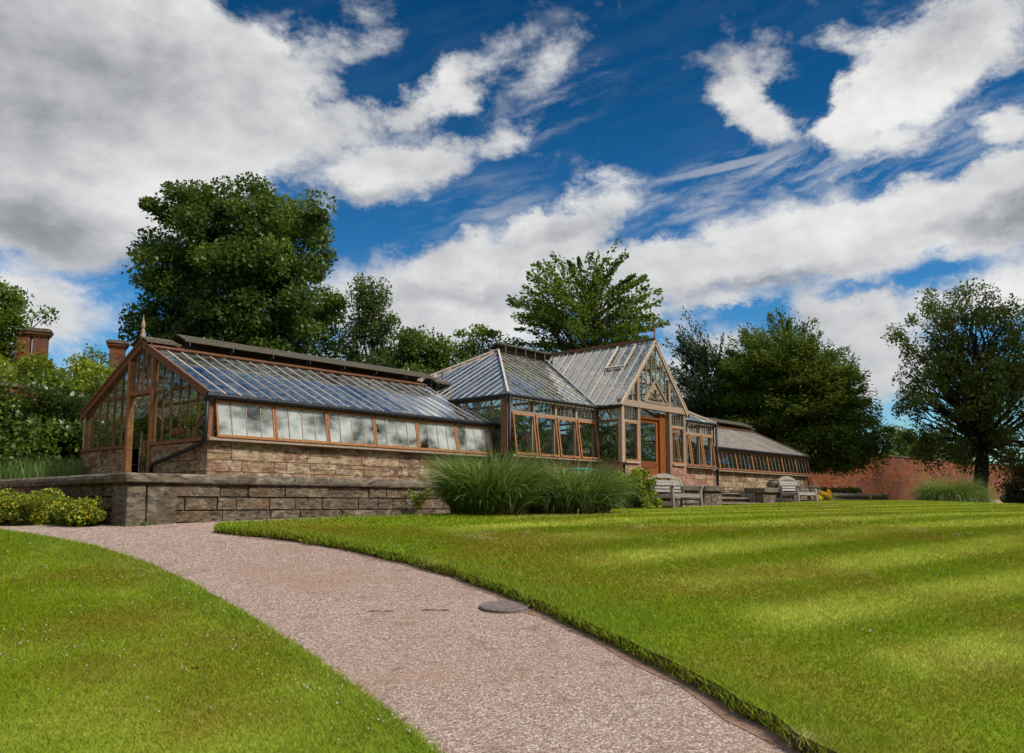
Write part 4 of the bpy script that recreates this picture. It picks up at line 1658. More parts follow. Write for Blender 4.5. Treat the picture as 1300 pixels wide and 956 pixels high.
def limb_mesh(base, trunk_top, r0, C, nl, seed, thick=.5, low=.18):
    """tapered trunk and limbs that reach into the clumps"""
    r = random.Random(seed)
    mb = MB()
    base, top = Vector(base), Vector(trunk_top)
    k = 10
    path = []
    for i in range(k + 1):
        f = i / k
        j = Vector((r.uniform(-1, 1), r.uniform(-1, 1), 0)) * r0 * .45 * (0 if i == 0 else 1)
        path.append(base.lerp(top, f) + j)
    rr = [r0 * (1.35 if i == 0 else 1) * (1 - .86 * i / k) + .01 for i in range(k + 1)]
    mb.tube(path, rr, 10)
    idx = list(range(len(C)))
    r.shuffle(idx)
    for i in idx[:nl]:
        c = Vector(C[i])
        h = c.z - base.z
        f = min(.92, max(low, (h / max(.1, (top.z - base.z))) * r.uniform(.42, .75)))
        q = f * k
        a = path[int(q)].lerp(path[min(k, int(q) + 1)], q - int(q))
        ra = max(.02, rr[int(q)] * thick)
        m1 = a.lerp(c, .35) + Vector((0, 0, (c - a).length * .08)) + Vector((r.uniform(-1, 1), r.uniform(-1, 1), r.uniform(-.5, .5))) * .12 * (c - a).length
        m2 = a.lerp(c, .7) + Vector((r.uniform(-1, 1), r.uniform(-1, 1), r.uniform(-.4, .6))) * .10 * (c - a).length
        mb.tube([a, m1, m2, c], [ra, ra * .6, ra * .34, .012], 6, cap=False)
        for t_ in range(2):
            e = m2 + Vector((r.uniform(-1, 1), r.uniform(-1, 1), r.uniform(-.3, 1))) * (c - a).length * .25
            mb.tube([m2, m2.lerp(e, .5) + Vector((0, 0, .05)), e], [ra * .25, ra * .16, .008], 5, cap=False)
    return mb


def tree(name, label, cat, prof, D, n_clump, per, clump_r, leaf_s, mat, base_y=None, trunk_px=None, r0=.35, nl=30, flat=.7, aspect=.6, style='broad', seed=0,
         group=None, fill=.3, deep=.85, base_z=None, thick=.5, low=.18):
    r = np.random.default_rng(seed + 100)
    C = crown_points(prof, D, n_clump, r, deep, fill)
    if trunk_px is None:
        trunk_px = (prof[-1][1] + prof[-1][2]) / 2
    b = pt(trunk_px, 640, D)
    bz = g(b.x, b.y) if base_z is None else base_z
    topy = prof[0][0] + (prof[-1][0] - prof[0][0]) * .12
    tp = pt((prof[0][1] + prof[0][2]) / 2 * .6 + trunk_px * .4, topy, D)
    root = thing(name, (b.x, b.y, bz), label, cat, group)
    mb = limb_mesh((b.x, b.y, bz - .15), tp, r0, C, nl, seed, thick, low)
    mb.build('trunk', 'bark', root, smooth=True)
    cen = C.mean(axis=0)
    P, T, DR = [], [], []
    for c in C:
        m = int(per * r.uniform(.55, 1.4))
        rad_ = clump_r * r.uniform(.55, 1.35)
        d = r.normal(size=(m, 3))
        d /= np.linalg.norm(d, axis=1)[:, None]
        q = r.uniform(0, 1, m) ** .45
        loc = d * q[:, None] * rad_
        loc[:, 2] *= flat
        outw = c - cen
        outw[2] *= .3
        outw = outw / (np.linalg.norm(outw) + 1e-6)
        if style == 'spray':           # long sprays that reach outward, tip up
            s = r.uniform(-1, 1, m)
            side = np.cross(outw, (0, 0, 1))
            loc = outw[None, :] * (s * rad_ * 1.9)[:, None] + side[None, :] * (r.normal(size=m) * rad_ * .38 * (1.1 - s * .7))[:, None]
            loc[:, 2] += s * rad_ * .35 - (s ** 2) * rad_ * .25 + r.normal(size=m) * rad_ * .12
        elif style == 'conifer':
            s = r.uniform(-1, 1, m)
            side = np.cross(outw, (0, 0, 1))
            loc = outw[None, :] * (s * rad_ * 1.25)[:, None] + side[None, :] * (r.normal(size=m) * rad_ * .5 * (1.1 - s * .6))[:, None]
            loc[:, 2] += s * rad_ * .40 - s * s * rad_ * .3 + r.normal(size=m) * rad_ * .2
        elif style == 'weep':
            hang = r.uniform(0, 1, m) ** 1.2
            strand = r.integers(0, 9, m)
            ang = strand * .7 + c[0]
            loc = np.column_stack([np.cos(ang) * rad_ * .7, np.sin(ang) * rad_ * .7, -hang * rad_ * 1.9]) + r.normal(size=(m, 3)) * rad_ * .17
        P.append(c + loc)
        base_t = r.uniform(.1, .8)
        T.append(np.clip(base_t + r.normal(size=m) * .16, 0, 1))
        DR.append(np.tile(outw * (1.2 if style != 'broad' else .2), (m, 1)) + (np.array([0, 0, -.8]) if style == 'weep' else 0))
    P, T, DR = np.concatenate(P), np.concatenate(T), np.concatenate(DR)
    V, F = leaves(P, leaf_s, T, .35, aspect, DR, r)
    np_obj('crown', V, F, mat, root, attrs={'tone': T})
    return root


def leaf_mass(name, centres, per, rad_, leaf_s, mat, parent, flat=.8, seed=0, aspect=.6, up=.3, qpow=.4):
    r = np.random.default_rng(seed + 500)
    P, T = [], []
    for c in centres:
        m = int(per * r.uniform(.7, 1.3))
        rr = rad_ * r.uniform(.7, 1.3)
        d = r.normal(size=(m, 3))
        d /= np.linalg.norm(d, axis=1)[:, None]
        loc = d * (r.uniform(0, 1, m) ** qpow)[:, None] * rr
        loc[:, 2] *= flat
        P.append(np.array(c) + loc)
        T.append(np.clip(r.uniform(.15, .8) + r.normal(size=m) * .18, 0, 1))
    P, T = np.concatenate(P), np.concatenate(T)
    V, F = leaves(P, leaf_s, T, up, aspect, None, r)
    return np_obj(name, V, F, mat, parent, attrs={'tone': T})


def blades(base, length, width, lean, mat, name, parent, segs=4, droop=.5, seed=0, spread=1.0, attrs_extra=None, outdir=None, stiff=None, tones=None):
    """arching blades; base (n,3)"""
    r = np.random.default_rng(seed + 900)
    n = len(base)
    L = length * r.uniform(.45, 1.22, n)
    ang = r.uniform(0, 2 * PI, n)
    h = np.column_stack([np.cos(ang), np.sin(ang), np.zeros(n)])
    if outdir is not None:
        h = h * .55 + outdir
        h /= np.linalg.norm(h, axis=1)[:, None] + 1e-9
    ln = np.abs(r.normal(lean, lean * .6, n))
    rows = []
    side = np.column_stack([-h[:, 1], h[:, 0], np.zeros(n)])
    side = side * .8 + r.normal(size=(n, 3)) * .4
    side /= np.linalg.norm(side, axis=1)[:, None]
    for i in range(segs + 1):
        f = i / segs
        th = ln * (.4 + 0 * f) + droop * f ** 1.6 * (.5 + ln * 2)
        # integrate an arc
        if i == 0:
            p = base.copy()
        else:
            p = rows[-1][0] + (np.sin(th)[:, None] * h + np.cos(th)[:, None] * np.array([0, 0, 1])) * (L / segs)[:, None]
        w = width * (1 - f ** 1.5) + .001
        rows.append((p, w))
    V = np.empty((n, (segs + 1) * 2, 3))
    for i, (p, w) in enumerate(rows):
        V[:, 2 * i] = p - side * w / 2
        V[:, 2 * i + 1] = p + side * w / 2
    F = []
    b = np.arange(n) * (segs + 1) * 2
    for i in range(segs):
        F.append(np.column_stack([b + 2 * i, b + 2 * i + 1, b + 2 * i + 3, b + 2 * i + 2]))
    F = np.concatenate(F)
    T = np.clip(r.normal(.45, .22, n), 0, 1) if tones is None else tones
    return np_obj(name, V.reshape(-1, 3), F, mat, parent, attrs={'tone': np.tile(T, segs)})


# ------------------------------------------------------------------ trees
tree('broadleaf_tree', 'huge dark green round-headed tree towering behind the near glasshouse wing', 'tree',
     [(246, 300, 368), (260, 240, 405), (280, 208, 424), (305, 198, 428), (335, 184, 428), (375, 172, 430), (415, 172, 428), (455, 178, 432), (500, 180, 440), (540, 200, 430)],
     48, 480, 300, 1.0, .24, 'leaf_lime', r0=.55, nl=70, seed=1, fill=.2)
tree('broadleaf_tree', 'slender feathery olive tree right of the huge round tree', 'tree',
     [(338, 466, 474), (365, 455, 487), (395, 447, 497), (430, 440, 500), (470, 440, 508), (510, 445, 508)],
     46, 110, 130, .75, .17, 'leaf_olive', r0=.2, nl=50, seed=2, fill=.1, flat=1.0)
tree('broadleaf_tree', 'low yellowish-green bushy tree behind the ridge, beside the feathery olive tree', 'tree',
     [(424, 505, 545), (440, 500, 560), (465, 490, 580), (500, 490, 590), (530, 500, 580)],
     42, 120, 150, .8, .18, 'leaf_fresh', r0=.22, nl=24, seed=3, fill=.1)
tree('broadleaf_tree', 'thin sprigs of a fresh green tree just left of the central roof', 'tree',
     [(408, 588, 604), (420, 580, 625), (436, 574, 650), (455, 565, 655), (490, 560, 650)],
     43, 60, 95, .55, .19, 'leaf_fresh', r0=.16, nl=40, seed=4, fill=.1)
tree('broadleaf_tree', 'green tree with layered outstretched sprays above the central roof', 'tree',
     [(334, 760, 766), (350, 718, 785), (362, 660, 800), (385, 655, 812), (405, 660, 820), (425, 655, 830), (450, 665, 830), (490, 680, 820), (520, 690, 800)],
     42, 210, 170, .70, .19, 'leaf_fresh', r0=.3, nl=90, seed=5, style='spray', fill=.1, trunk_px=745)
tree('conifer', 'open blue-green conifer with drooping boughs between the gable and the yew', 'tree',
     [(418, 884, 890), (440, 868, 900), (470, 862, 925), (500, 856, 950), (530, 870, 960), (560, 880, 960), (590, 880, 960)],
     52, 150, 230, .95, .24, 'leaf_cedar', r0=.3, nl=80, seed=6, style='conifer', fill=.2, aspect=.3, trunk_px=905)
tree('yew_tree', 'broad blackish yew behind the far wing, its boughs hanging over the brick wall', 'tree',
     [(428, 988, 1006), (442, 945, 1028), (458, 928, 1052), (478, 920, 1074), (503, 925, 1088), (532, 930, 1100), (560, 935, 1106), (580, 945, 1100), (592, 960, 1080)],
     50.5, 560, 330, .95, .24, 'leaf_yew', r0=.5, nl=60, seed=7, style='conifer', fill=.2, aspect=.34, trunk_px=1015)
tree('broadleaf_tree', 'airy tree with drooping small leaved branches and a dark trunk before the brick wall', 'tree',
     [(366, 1195, 1260), (385, 1165, 1290), (410, 1155, 1310), (450, 1142, 1325), (490, 1135, 1335), (530, 1138, 1335), (562, 1145, 1330), (590, 1172, 1320)],
     46, 290, 135, .60, .17, 'leaf_willow', r0=.42, nl=170, seed=8, fill=.12, flat=1.1, trunk_px=1246, thick=.45, low=.32)
tree('broadleaf_tree', 'partly cropped tree at the photo edge behind the airy drooping tree', 'tree',
     [(385, 1300, 1340), (420, 1285, 1380), (480, 1280, 1400), (540, 1285, 1400), (580, 1290, 1390)],
     55, 100, 120, .9, .18, 'leaf_willow', r0=.4, nl=60, seed=9, fill=.1, trunk_px=1350)
tree('holly_bush', 'dark reddish-green holly bush at the lawn corner by the brick wall', 'bush',
     [(588, 1285, 1320), (605, 1275, 1335), (630, 1276, 1340), (648, 1285, 1335)],
     38, 60, 260, .45, .12, 'leaf_copper', r0=.08, nl=20, seed=10, fill=.1, trunk_px=1308)
tree('broadleaf_tree', 'yellow-green tree rising behind the twin chimney at the left', 'tree',
     [(352, -40, 5), (372, -80, 20), (395, -110, 42), (415, -110, 28), (440, -110, 25), (480, -100, 30)],
     40, 150, 200, .7, .18, 'leaf_fresh', r0=.35, nl=60, seed=11, fill=.1, trunk_px=-40)
tree('broadleaf_tree', 'green tree top looking over the coping of the far brick wall', 'tree',
     [(548, 1125, 1180), (560, 1118, 1215), (580, 1110, 1240), (610, 1110, 1240)],
     84, 90, 170, 1.2, .28, 'leaf_fresh', r0=.3, nl=16, seed=12, fill=.1)

# ------------------------------------------------------------------ garden wall and house
def brick_wall(name, pts, ztop, thick, label, clear_ends=True):
    root = thing(name, (pts[0][0], pts[0][1], 0), label, 'wall')
    mb, cp = MB(), MB()
    r = random.Random(4)
    for a, b in zip(pts[:-1], pts[1:]):
        a, b = Vector((*a, 0)), Vector((*b, 0))
        u = (b - a).normalized()
        n = Vector((u.y, -u.x, 0))
        L = (b - a).length
        # bricks in courses: large brick units, coloured one by one
        zb = min(g(a.x, a.y), g(b.x, b.y)) - .3
        rows = int((ztop - zb) / .15)
        hh = (ztop - zb) / rows
        A = [a, b, b - n * thick, a - n * thick]
        A2 = [k - n * .008 for k in A[:2]] + A[2:]
        mb.hexa([(k.x, k.y, zb) for k in A2] + [(k.x, k.y, ztop) for k in A2], .9, 1)
        for i in range(rows):
            x = -.15 * (i % 2)
            while x < L:
                x0, x1 = max(0, x) + .006, min(L, x + .3) - .006
                if x1 - x0 > .03:
                    p0, p1 = a + u * x0, a + u * x1
                    e = n * (.003 + r.uniform(0, .006))
                    mb.poly([(p0 + e).to_tuple()[:2] + (zb + i * hh + .006,), (p1 + e).to_tuple()[:2] + (zb + i * hh + .006,), (p1 + e).to_tuple()[:2] + (zb + (i + 1) * hh - .006,), (p0 + e).to_tuple()[:2] + (zb + (i + 1) * hh - .006,)], r.random())
                x += .3
        C4 = [a + n * .07, b + n * .07, b - n * (thick + .05), a - n * (thick + .05)]
        cp.hexa([(k.x, k.y, ztop + .002) for k in C4] + [(k.x, k.y, ztop + .09) for k in C4], r.random())
    mb.build('brickwork', ['garden_brick', 'mortar'], root)
    cp.build('coping', 'coping_stone', root)
    return root


brick_wall('garden_wall', [(2.0, 26.6), (30, 25.4), (44.5, 24.2), (52, 22.0), (60.5, 19.3), (86, 15.7)], 3.3, .4, 'tall curving red brick garden wall with stone coping behind the trees')
b = pt(-40, 500, 23)
gpst = MB()
gpst.box(1.2, 2.0, 26.1, 26.95, 0, 3.35)
gpst.box(1.1, 2.1, 26.0, 27.05, 3.352, 3.5, None, 1)
o = gpst.build('gate_pier', ['render_cream', 'coping_stone'], None, (1.6, 26.5, 0))
tag(o, 'pale rendered gate pier with a dark cap at the end of the brick wall', 'pier')

# house beyond the wall: only its chimneys clear the leaves
c1 = pt(38, 440, 40)
c2 = pt(149, 450, 44)
hx, hy = (c1.x + c2.x) / 2, (c1.y + c2.y) / 2
house = thing('brick_house', (hx, hy, 0), 'brick house hidden by foliage, only its tall chimney stacks showing', 'house')
ang = math.atan2(c2.y - c1.y, c2.x - c1.x)
u = Vector((math.cos(ang), math.sin(ang), 0))
w_ = Vector((-u.y, u.x, 0))
if w_.dot(Vector((math.cos(HEAD), math.sin(HEAD), 0))) < 0:
    w_ = -w_
c0 = Vector((hx, hy, 0))
mb = MB()
P4 = [c0 - u * 5 - w_ * .8, c0 + u * 5 - w_ * .8, c0 + u * 5 + w_ * 5, c0 - u * 5 + w_ * 5]
mb.hexa([(k.x, k.y, 0) for k in P4] + [(k.x, k.y, 4.2) for k in P4])
mb.build('wall', 'garden_brick', house)
mb = MB()
rz0, rz1 = 4.2, 6.3
rid0, rid1 = c0 - u * 4.0 + w_ * 1.2, c0 + u * 4.0 + w_ * 1.2
E4 = [c0 - u * 5.3 - w_ * 1.1, c0 + u * 5.3 - w_ * 1.1, c0 + u * 5.3 + w_ * 5.2, c0 - u * 5.3 + w_ * 5.2]
R0, R1 = Vector((rid0.x, rid0.y, rz1)), Vector((rid1.x, rid1.y, rz1))
E4 = [Vector((k.x, k.y, rz0)) for k in E4]
mb.poly([E4[0], E4[1], R1, R0]); mb.poly([E4[1], E4[2], R1]); mb.poly([E4[2], E4[3], R0, R1]); mb.poly([E4[3], E4[0], R0])
roof = mb.build('roof', 'roof_tile', house)


def brick_stack(cx, cy, z0, z1, w, parent, offs):
    mb = MB()
    r = random.Random(int(cx * 10))
    cap = MB()
    for (dx, dd) in offs:
        c = Vector((cx, cy, 0)) + Rv * dx + Vector((math.cos(HEAD), math.sin(HEAD), 0)) * dd
        a1 = rad(22)
        uu = Vector((math.cos(HEAD + a1 - PI / 2), math.sin(HEAD + a1 - PI / 2), 0))
        vv = Vector((-uu.y, uu.x, 0))
        h = w / 2
        cs = [c - uu * h - vv * h, c + uu * h - vv * h, c + uu * h + vv * h, c - uu * h + vv * h]
        mb.hexa([(k.x, k.y, z0) for k in cs] + [(k.x, k.y, z1 - .4) for k in cs], .9, 1)
        for s in range(4):
            a, b = cs[s], cs[(s + 1) % 4]
            uu2 = (b - a).normalized()
            nn = Vector((uu2.y, -uu2.x, 0))
            rows = int((z1 - .4 - z0) / .085)
            for i in range(rows):
                x = -.13 * (i % 2)
                L = (b - a).length
                while x < L:
                    x0, x1 = max(0, x) + .006, min(L, x + .26) - .006
                    if x1 > x0 + .02:
                        p0, p1 = a + uu2 * x0 + nn * .006, a + uu2 * x1 + nn * .006
                        za, zb = z0 + i * .085 + .006, z0 + (i + 1) * .085 - .006
                        mb.poly([(p0.x, p0.y, za), (p1.x, p1.y, za), (p1.x, p1.y, zb), (p0.x, p0.y, zb)], r.random())
                    x += .26
        for k_, (e, za, zb) in enumerate(((.05, z1 - .40, z1 - .30), (.12, z1 - .298, z1 - .18), (.17, z1 - .178, z1 - .06), (.06, z1 - .058, z1))):
            q = [c - uu * (h + e) - vv * (h + e), c + uu * (h + e) - vv * (h + e), c + uu * (h + e) + vv * (h + e), c - uu * (h + e) + vv * (h + e)]
            cap.hexa([(k.x, k.y, za) for k in q] + [(k.x, k.y, zb) for k in q], r.random(), 0 if k_ < 2 else 1)
    o = mb.build('chimney', ['garden_brick', 'mortar'], parent)
    cap.build('chimney_cap', ['garden_brick', 'coping_stone'], o)
    return o


brick_stack(c1.x, c1.y, 5.2, pt(38, 416, 40).z, .60, roof, [(-.32, 0), (.30, .35)])
brick_stack(c2.x, c2.y, 5.0, pt(149, 433, 44).z, .72, roof, [(0, 0)])

# ------------------------------------------------------------------ shrubs round the near end
def bush(name, label, cat, centres, per, rad_, leaf_s, mat, group=None, seed=0, flat=.8, flowers=None, stems=True):
    C = np.array(centres)
    base = (float(C[:, 0].mean()), float(C[:, 1].mean()))
    bz = float(C[:, 2].min()) - rad_
    root = thing(name, (*base, bz), label, cat, group)
    leaf_mass('foliage', C, per, rad_, leaf_s, mat, root, flat, seed)
    if stems:
        mb = MB()
        r = random.Random(seed)
        for c in C[::max(1, len(C) // 14)]:
            c = Vector(c)
            b0 = Vector((base[0] + (c.x - base[0]) * .5, base[1] + (c.y - base[1]) * .5, bz))
            mb.tube([b0, b0.lerp(c, .5) + Vector((r.uniform(-.1, .1), r.uniform(-.1, .1), .05)), c], [.035, .022, .006], 5, cap=False)
        mb.build('stems', 'bark', root)
    if flowers:
        fmat, nfl, fs = flowers
        r = np.random.default_rng(seed + 7)
        idx = r.integers(0, len(C), nfl)
        d = r.normal(size=(nfl, 3))
        d /= np.linalg.norm(d, axis=1)[:, None]
        out = np.array([-math.cos(HEAD), -math.sin(HEAD), .45])
        d = d * .75 + out
        d /= np.linalg.norm(d, axis=1)[:, None]
        P0 = C[idx] + d * rad_ * np.array([1.0, 1.0, flat]) * 1.05
        PP = np.repeat(P0, 7, axis=0) + r.normal(size=(nfl * 7, 3)) * fs * .3
        V, F = leaves(PP, fs, None, .1, .9, None, r)
        np_obj('flowers', V, F, fmat, root, attrs={'tone': r.uniform(0, 1, len(F))})
    return root


def px_centres(n, xs, ys, D, seed, deep=.6, taper=None):
    r = np.random.default_rng(seed)
    out = []
    while len(out) < n:
        x, y = r.uniform(*xs), r.uniform(*ys)
        if taper and not taper(x, y):
            continue
        p = pt(x, y, D + r.uniform(-deep, deep))
        out.append((p.x, p.y, p.z))
    return out


bush('leafy_shrub', 'yellow-green shrub spilling over the garden wall above the climbing rose', 'shrub',
     px_centres(240, (-60, 158), (448, 570), 26.0, 1, .9, lambda x, y: y > 462 + 6 * math.sin(x * .09) + (x > 120) * (x - 120) * .3), 230, .42, .11, 'leaf_yellow', seed=21)
bush('climbing_rose', 'dark climbing rose with cream white blooms on the wall beside the near gable', 'rose',
     px_centres(230, (-50, 132), (500, 592), 23.9, 2, .6, lambda x, y: y > 500 + max(0, x - 100) * .9), 230, .34, .085, 'leaf_dark', seed=22, flowers=('flower_white', 46, .11))
r = random.Random(5)
bush('tall_twiggy_shrub', 'wispy twigs standing above the yellow-green shrub, between the chimneys', 'shrub',
     px_centres(34, (85, 142), (438, 480), 27.5, 3, .5, lambda x, y: y > 445 + abs(x - 118) * .4), 26, .28, .10, 'leaf_fresh', seed=23)

# tall grass on the terrace beside the gable, in front of the rose
r = np.random.default_rng(3)
n = 5200
xs = r.uniform(-70, 118, n)
Ds = r.uniform(21.2, 23.2, n)
base = np.array([tuple(pt(x, 640, d)) for x, d in zip(xs, Ds)])
base[:, 2] = TZ - .1
root = thing('tall_grass', (float(base[:, 0].mean()), float(base[:, 1].mean()), TZ - .1), 'soft bed of tall green grass below the climbing rose', 'grass')
tag(root, kind='stuff')
blades(base, .85, .018, .16, 'leaf_reed', 'blades', root, 3, .4, 31)

# yellow-flowered low bush in front of the wall end
cen = []
for i in range(120):
    x = random.uniform(-70, 140)
    d = random.uniform(14.0, 15.4)
    p = pt(x, 640, d)
    top = .27 - max(0, (x - 70)) * .003 + .05 * math.sin(x * .11)
    cen.append((p.x - .15, p.y, random.uniform(-.28, max(-.1, top - .16))))
bush('flowering_bush', 'low spreading bush dotted with small yellow flowers before the near end of the terrace wall', 'bush', cen, 330, .20, .055, 'leaf_yellow', seed=24, flowers=('flower_yellow', 520, .020), stems=False)

cen = []
for i in range(330):
    x = random.uniform(3.5, 24)
    cen.append((x, 26.55 - (x - 2) * .043 - .45 + random.uniform(-.25, .1), TZ + 3.2 * random.random() ** .8))
bush('climbing_ivy', 'leafy climber covering the brick wall behind the near glasshouse wing', 'climber', cen, 120, .38, .13, 'leaf_fresh', seed=29, stems=False)
# unseen wood added on the other sides, mirrored by the glass instead of sky
r = np.random.default_rng(88)
P, T = [], []
for i in range(175):
    a = r.uniform(rad(98), rad(359))
    R_ = r.uniform(38, 50)
    h = r.uniform(20, 26)
    cx, cy = 8 + R_ * math.cos(a), 5 + R_ * math.sin(a)
    m = 900
    d = r.normal(size=(m, 3))
    d /= np.linalg.norm(d, axis=1)[:, None]
    q = d * (r.uniform(0, 1, m) ** .35)[:, None] * np.array([3.8, 3.8, h * .52])
    P.append(q + np.array([cx, cy, h * .5 - 1.6]))
    T.append(np.clip(r.uniform(.1, .8) + r.normal(size=m) * .15, 0, 1))
P, T = np.concatenate(P), np.concatenate(T)
V, F = leaves(P, .75, None, .3, .6, None, r)
o = np_obj('unseen_woodland', V, F, 'leaf_olive', attrs={'tone': T})
tag(o, 'unseen dense wood added round the garden for the glass to mirror', 'unseen_woodland', None, 'stuff')

# ------------------------------------------------------------------ ornamental grasses
def grass_clump(cx, cy, rx, ry, rot, n, L, w, mat, label, seed, lean=.35, droop=1.0, litter=True, group=None):
    r = np.random.default_rng(seed)
    a = r.uniform(0, 2 * PI, n)
    q = np.sqrt(r.uniform(0, 1, n))
    lx, ly = q * np.cos(a) * rx, q * np.sin(a) * ry
    c, s = math.cos(rot), math.sin(rot)
    X, Y = cx + lx * c - ly * s, cy + lx * s + ly * c
    Z = G(X, Y) + .02
    out = np.column_stack([(lx * c - ly * s) / rx, (lx * s + ly * c) / rx, np.zeros(n)])
    root = thing('ornamental_grass', (cx, cy, g(cx, cy)), label, 'ornamental grass', group)
    cl = r.integers(0, 26, n)
    ct = r.uniform(.25, .65, 26)
    tones = np.clip(ct[cl] + r.normal(size=n) * .16, 0, .85)
    tones[r.uniform(size=n) < .12] = 1.0
    blades(np.column_stack([X, Y, Z]), L, w, lean, mat, 'blades', root, 6, droop, seed, outdir=out * 1.1, tones=tones)
    if litter:
        m = 1600
        a = r.uniform(0, 2 * PI, m)
        q = np.sqrt(r.uniform(.3, 1, m)) * 1.08
        lx, ly = q * np.cos(a) * rx, q * np.sin(a) * ry
        X, Y = cx + lx * c - ly * s, cy + lx * s + ly * c
        P = np.column_stack([X, Y, G(X, Y) + r.uniform(.1, .2, m)])
        V, F = leaves(P, .12, None, 1.0, .35, None, r)
        np_obj('dead_leaves', V, F, 'leaf_litter', root, attrs={'tone': r.uniform(0, 1, m)})
    return root


ca = pt(622, 656, 15.5)
cb = pt(722, 656, 16.0)
rot = HEAD - PI / 2
bed = sheet('planting_bed', [(ca.x + Rv.x * k + math.cos(HEAD) * j, ca.y + Rv.y * k + math.sin(HEAD) * j) for k, j in ((-1.0, -.55), (0.3, -.85), (1.8, -.7), (2.8, -.3), (2.9, .8), (1.2, 1.2), (-.6, 1.1), (-1.15, .3))], LH + .004, 'soil', .3)
tag(bed, 'bare soil bed under the tall grasses', 'planting bed', None, 'structure')
grass_clump(ca.x, ca.y, .66, .45, rot, 6200, 1.25, .021, 'leaf_reed', 'tall dark green arching grass clump in front of the terrace wall, the left of the joined pair', 41, .33, .95, group='tall grass clumps in the lawn bed')
grass_clump(cb.x, cb.y, .72, .45, rot, 6200, 1.08, .021, 'leaf_reed', 'dark green arching grass clump in front of the teal table, the right of the joined pair', 42, .36, 1.0, group='tall grass clumps in the lawn bed')
cc = pt(1210, 640, 33.0)
grass_clump(cc.x, cc.y, .80, .7, rot, 6000, 1.30, .022, 'leaf_pampas', 'pale green domed grass clump by the drooping tree at the far lawn edge', 43, .50, 1.25, False)

# fern on the wall foot, shrub by the left bench
def fern(cx, cy, z, n, L, label, seed, mat='leaf_yellow'):
    root = thing('fern', (cx, cy, z), label, 'fern')
    r = np.random.default_rng(seed)
    P, T, DR = [], [], []
    st = MB()
    for i in range(n):
        a = r.uniform(0, 2 * PI)
        l = L * r.uniform(.7, 1.1)
        h = Vector((math.cos(a), math.sin(a), 0))
        side = Vector((-h.y, h.x, 0))
        pts = []
        for k in range(9):
            f = k / 8
            pts.append(Vector((cx, cy, z)) + h * l * .55 * f ** 1.3 + Vector((0, 0, l * (f - .35 * f * f))))
        st.tube(pts[::2], [.006, .005, .004, .003, .002], 4, cap=False)
        for k in range(1, 9):
            f = k / 8
            for s in (-1, 1):
                for m_ in range(2):
                    w = .22 * l * (1 - f * .8)
                    P.append(tuple(pts[k] + side * s * w * (.35 + m_ * .45)))
                    DR.append(tuple(side * s * 2))
                    T.append(r.uniform(.3, .9))
    V, F = leaves(np.array(P), .11 * L / .6, None, 1, .32, np.array(DR), r)
    np_obj('fronds', V, F, mat, root, attrs={'tone': np.array(T)})
    st.build('stems', 'leaf_fresh', root)


p = ptY(531, 640, 13.78)
fern(p.x, p.y, -.12, 12, .62, 'small bright green fern rooted at the foot of the terrace wall', 51)
p = pt(812, 640, 19.6)
cen = [(p.x + random.gauss(0, .24), p.y + random.gauss(0, .2), random.uniform(-.1, .8)) for i in range(36)]
bush('leafy_shrub', 'upright yellow-green shrub between the tall grass and the left bench', 'shrub', cen, 110, .17, .075, 'leaf_yellow', seed=25)
cen = [(p.x - .7 + random.gauss(0, .3), p.y + .5 + random.gauss(0, .2), random.uniform(-.1, .4)) for i in range(26)]
bush('leafy_shrub', 'low bluish-green shrub tucked behind the right end of the tall grass', 'shrub', cen, 110, .17, .07, 'leaf_olive', seed=26)

# yellow plants by the far wall
for x, d, h, mt, lab, sd in ((1035.5, 36.5, .30, 'flower_yellow', 'slim yellow-flowered plant beside the right bench', 61),
                             (1047, 37.5, .52, 'flower_orange', 'round bright yellow plant topping the far terrace wall', 62),
                             (1101, 42.5, .40, 'flower_yellow', 'small yellow plant before the far end of the terrace wall', 63)):
    q = pt(x, 640, d)
    root = thing('yellow_plant', (q.x, q.y, .0), lab, 'plant')
    r = random.Random(sd)
    w = .16 if h != .52 else .26
    cen = [(q.x + r.gauss(0, w * .5), q.y + r.gauss(0, w * .5), h * r.uniform(.2, .8)) for i in range(16)]
    leaf_mass('foliage', cen, 70, .15, .07, 'leaf_yellow', root, seed=sd)
    cen = [(q.x + r.gauss(0, w * .55), q.y + r.gauss(0, w * .55), h * r.uniform(.55, 1.1)) for i in range(16)]
    leaf_mass('flowers', cen, 80, .13, .05, mt, root, seed=sd + 1)
cen = []
for i in range(60):
    q = pt(random.uniform(1036, 1098), 640, 44)
    cen.append((q.x, q.y + random.uniform(0, .6), random.uniform(.45, .78)))
bush('low_hedge', 'dark low hedge behind the far terrace wall, under the yew', 'hedge', cen, 160, .25, .07, 'leaf_dark', seed=27)
q = pt(991, 628, 34)
cen = [(q.x + random.gauss(0, .25), q.y + random.gauss(0, .2), random.uniform(.45, .85)) for i in range(10)]
bush('potted_shrub', 'small bright green shrub on the terrace behind the right bench', 'shrub', cen, 90, .16, .06, 'leaf_fresh', seed=28)

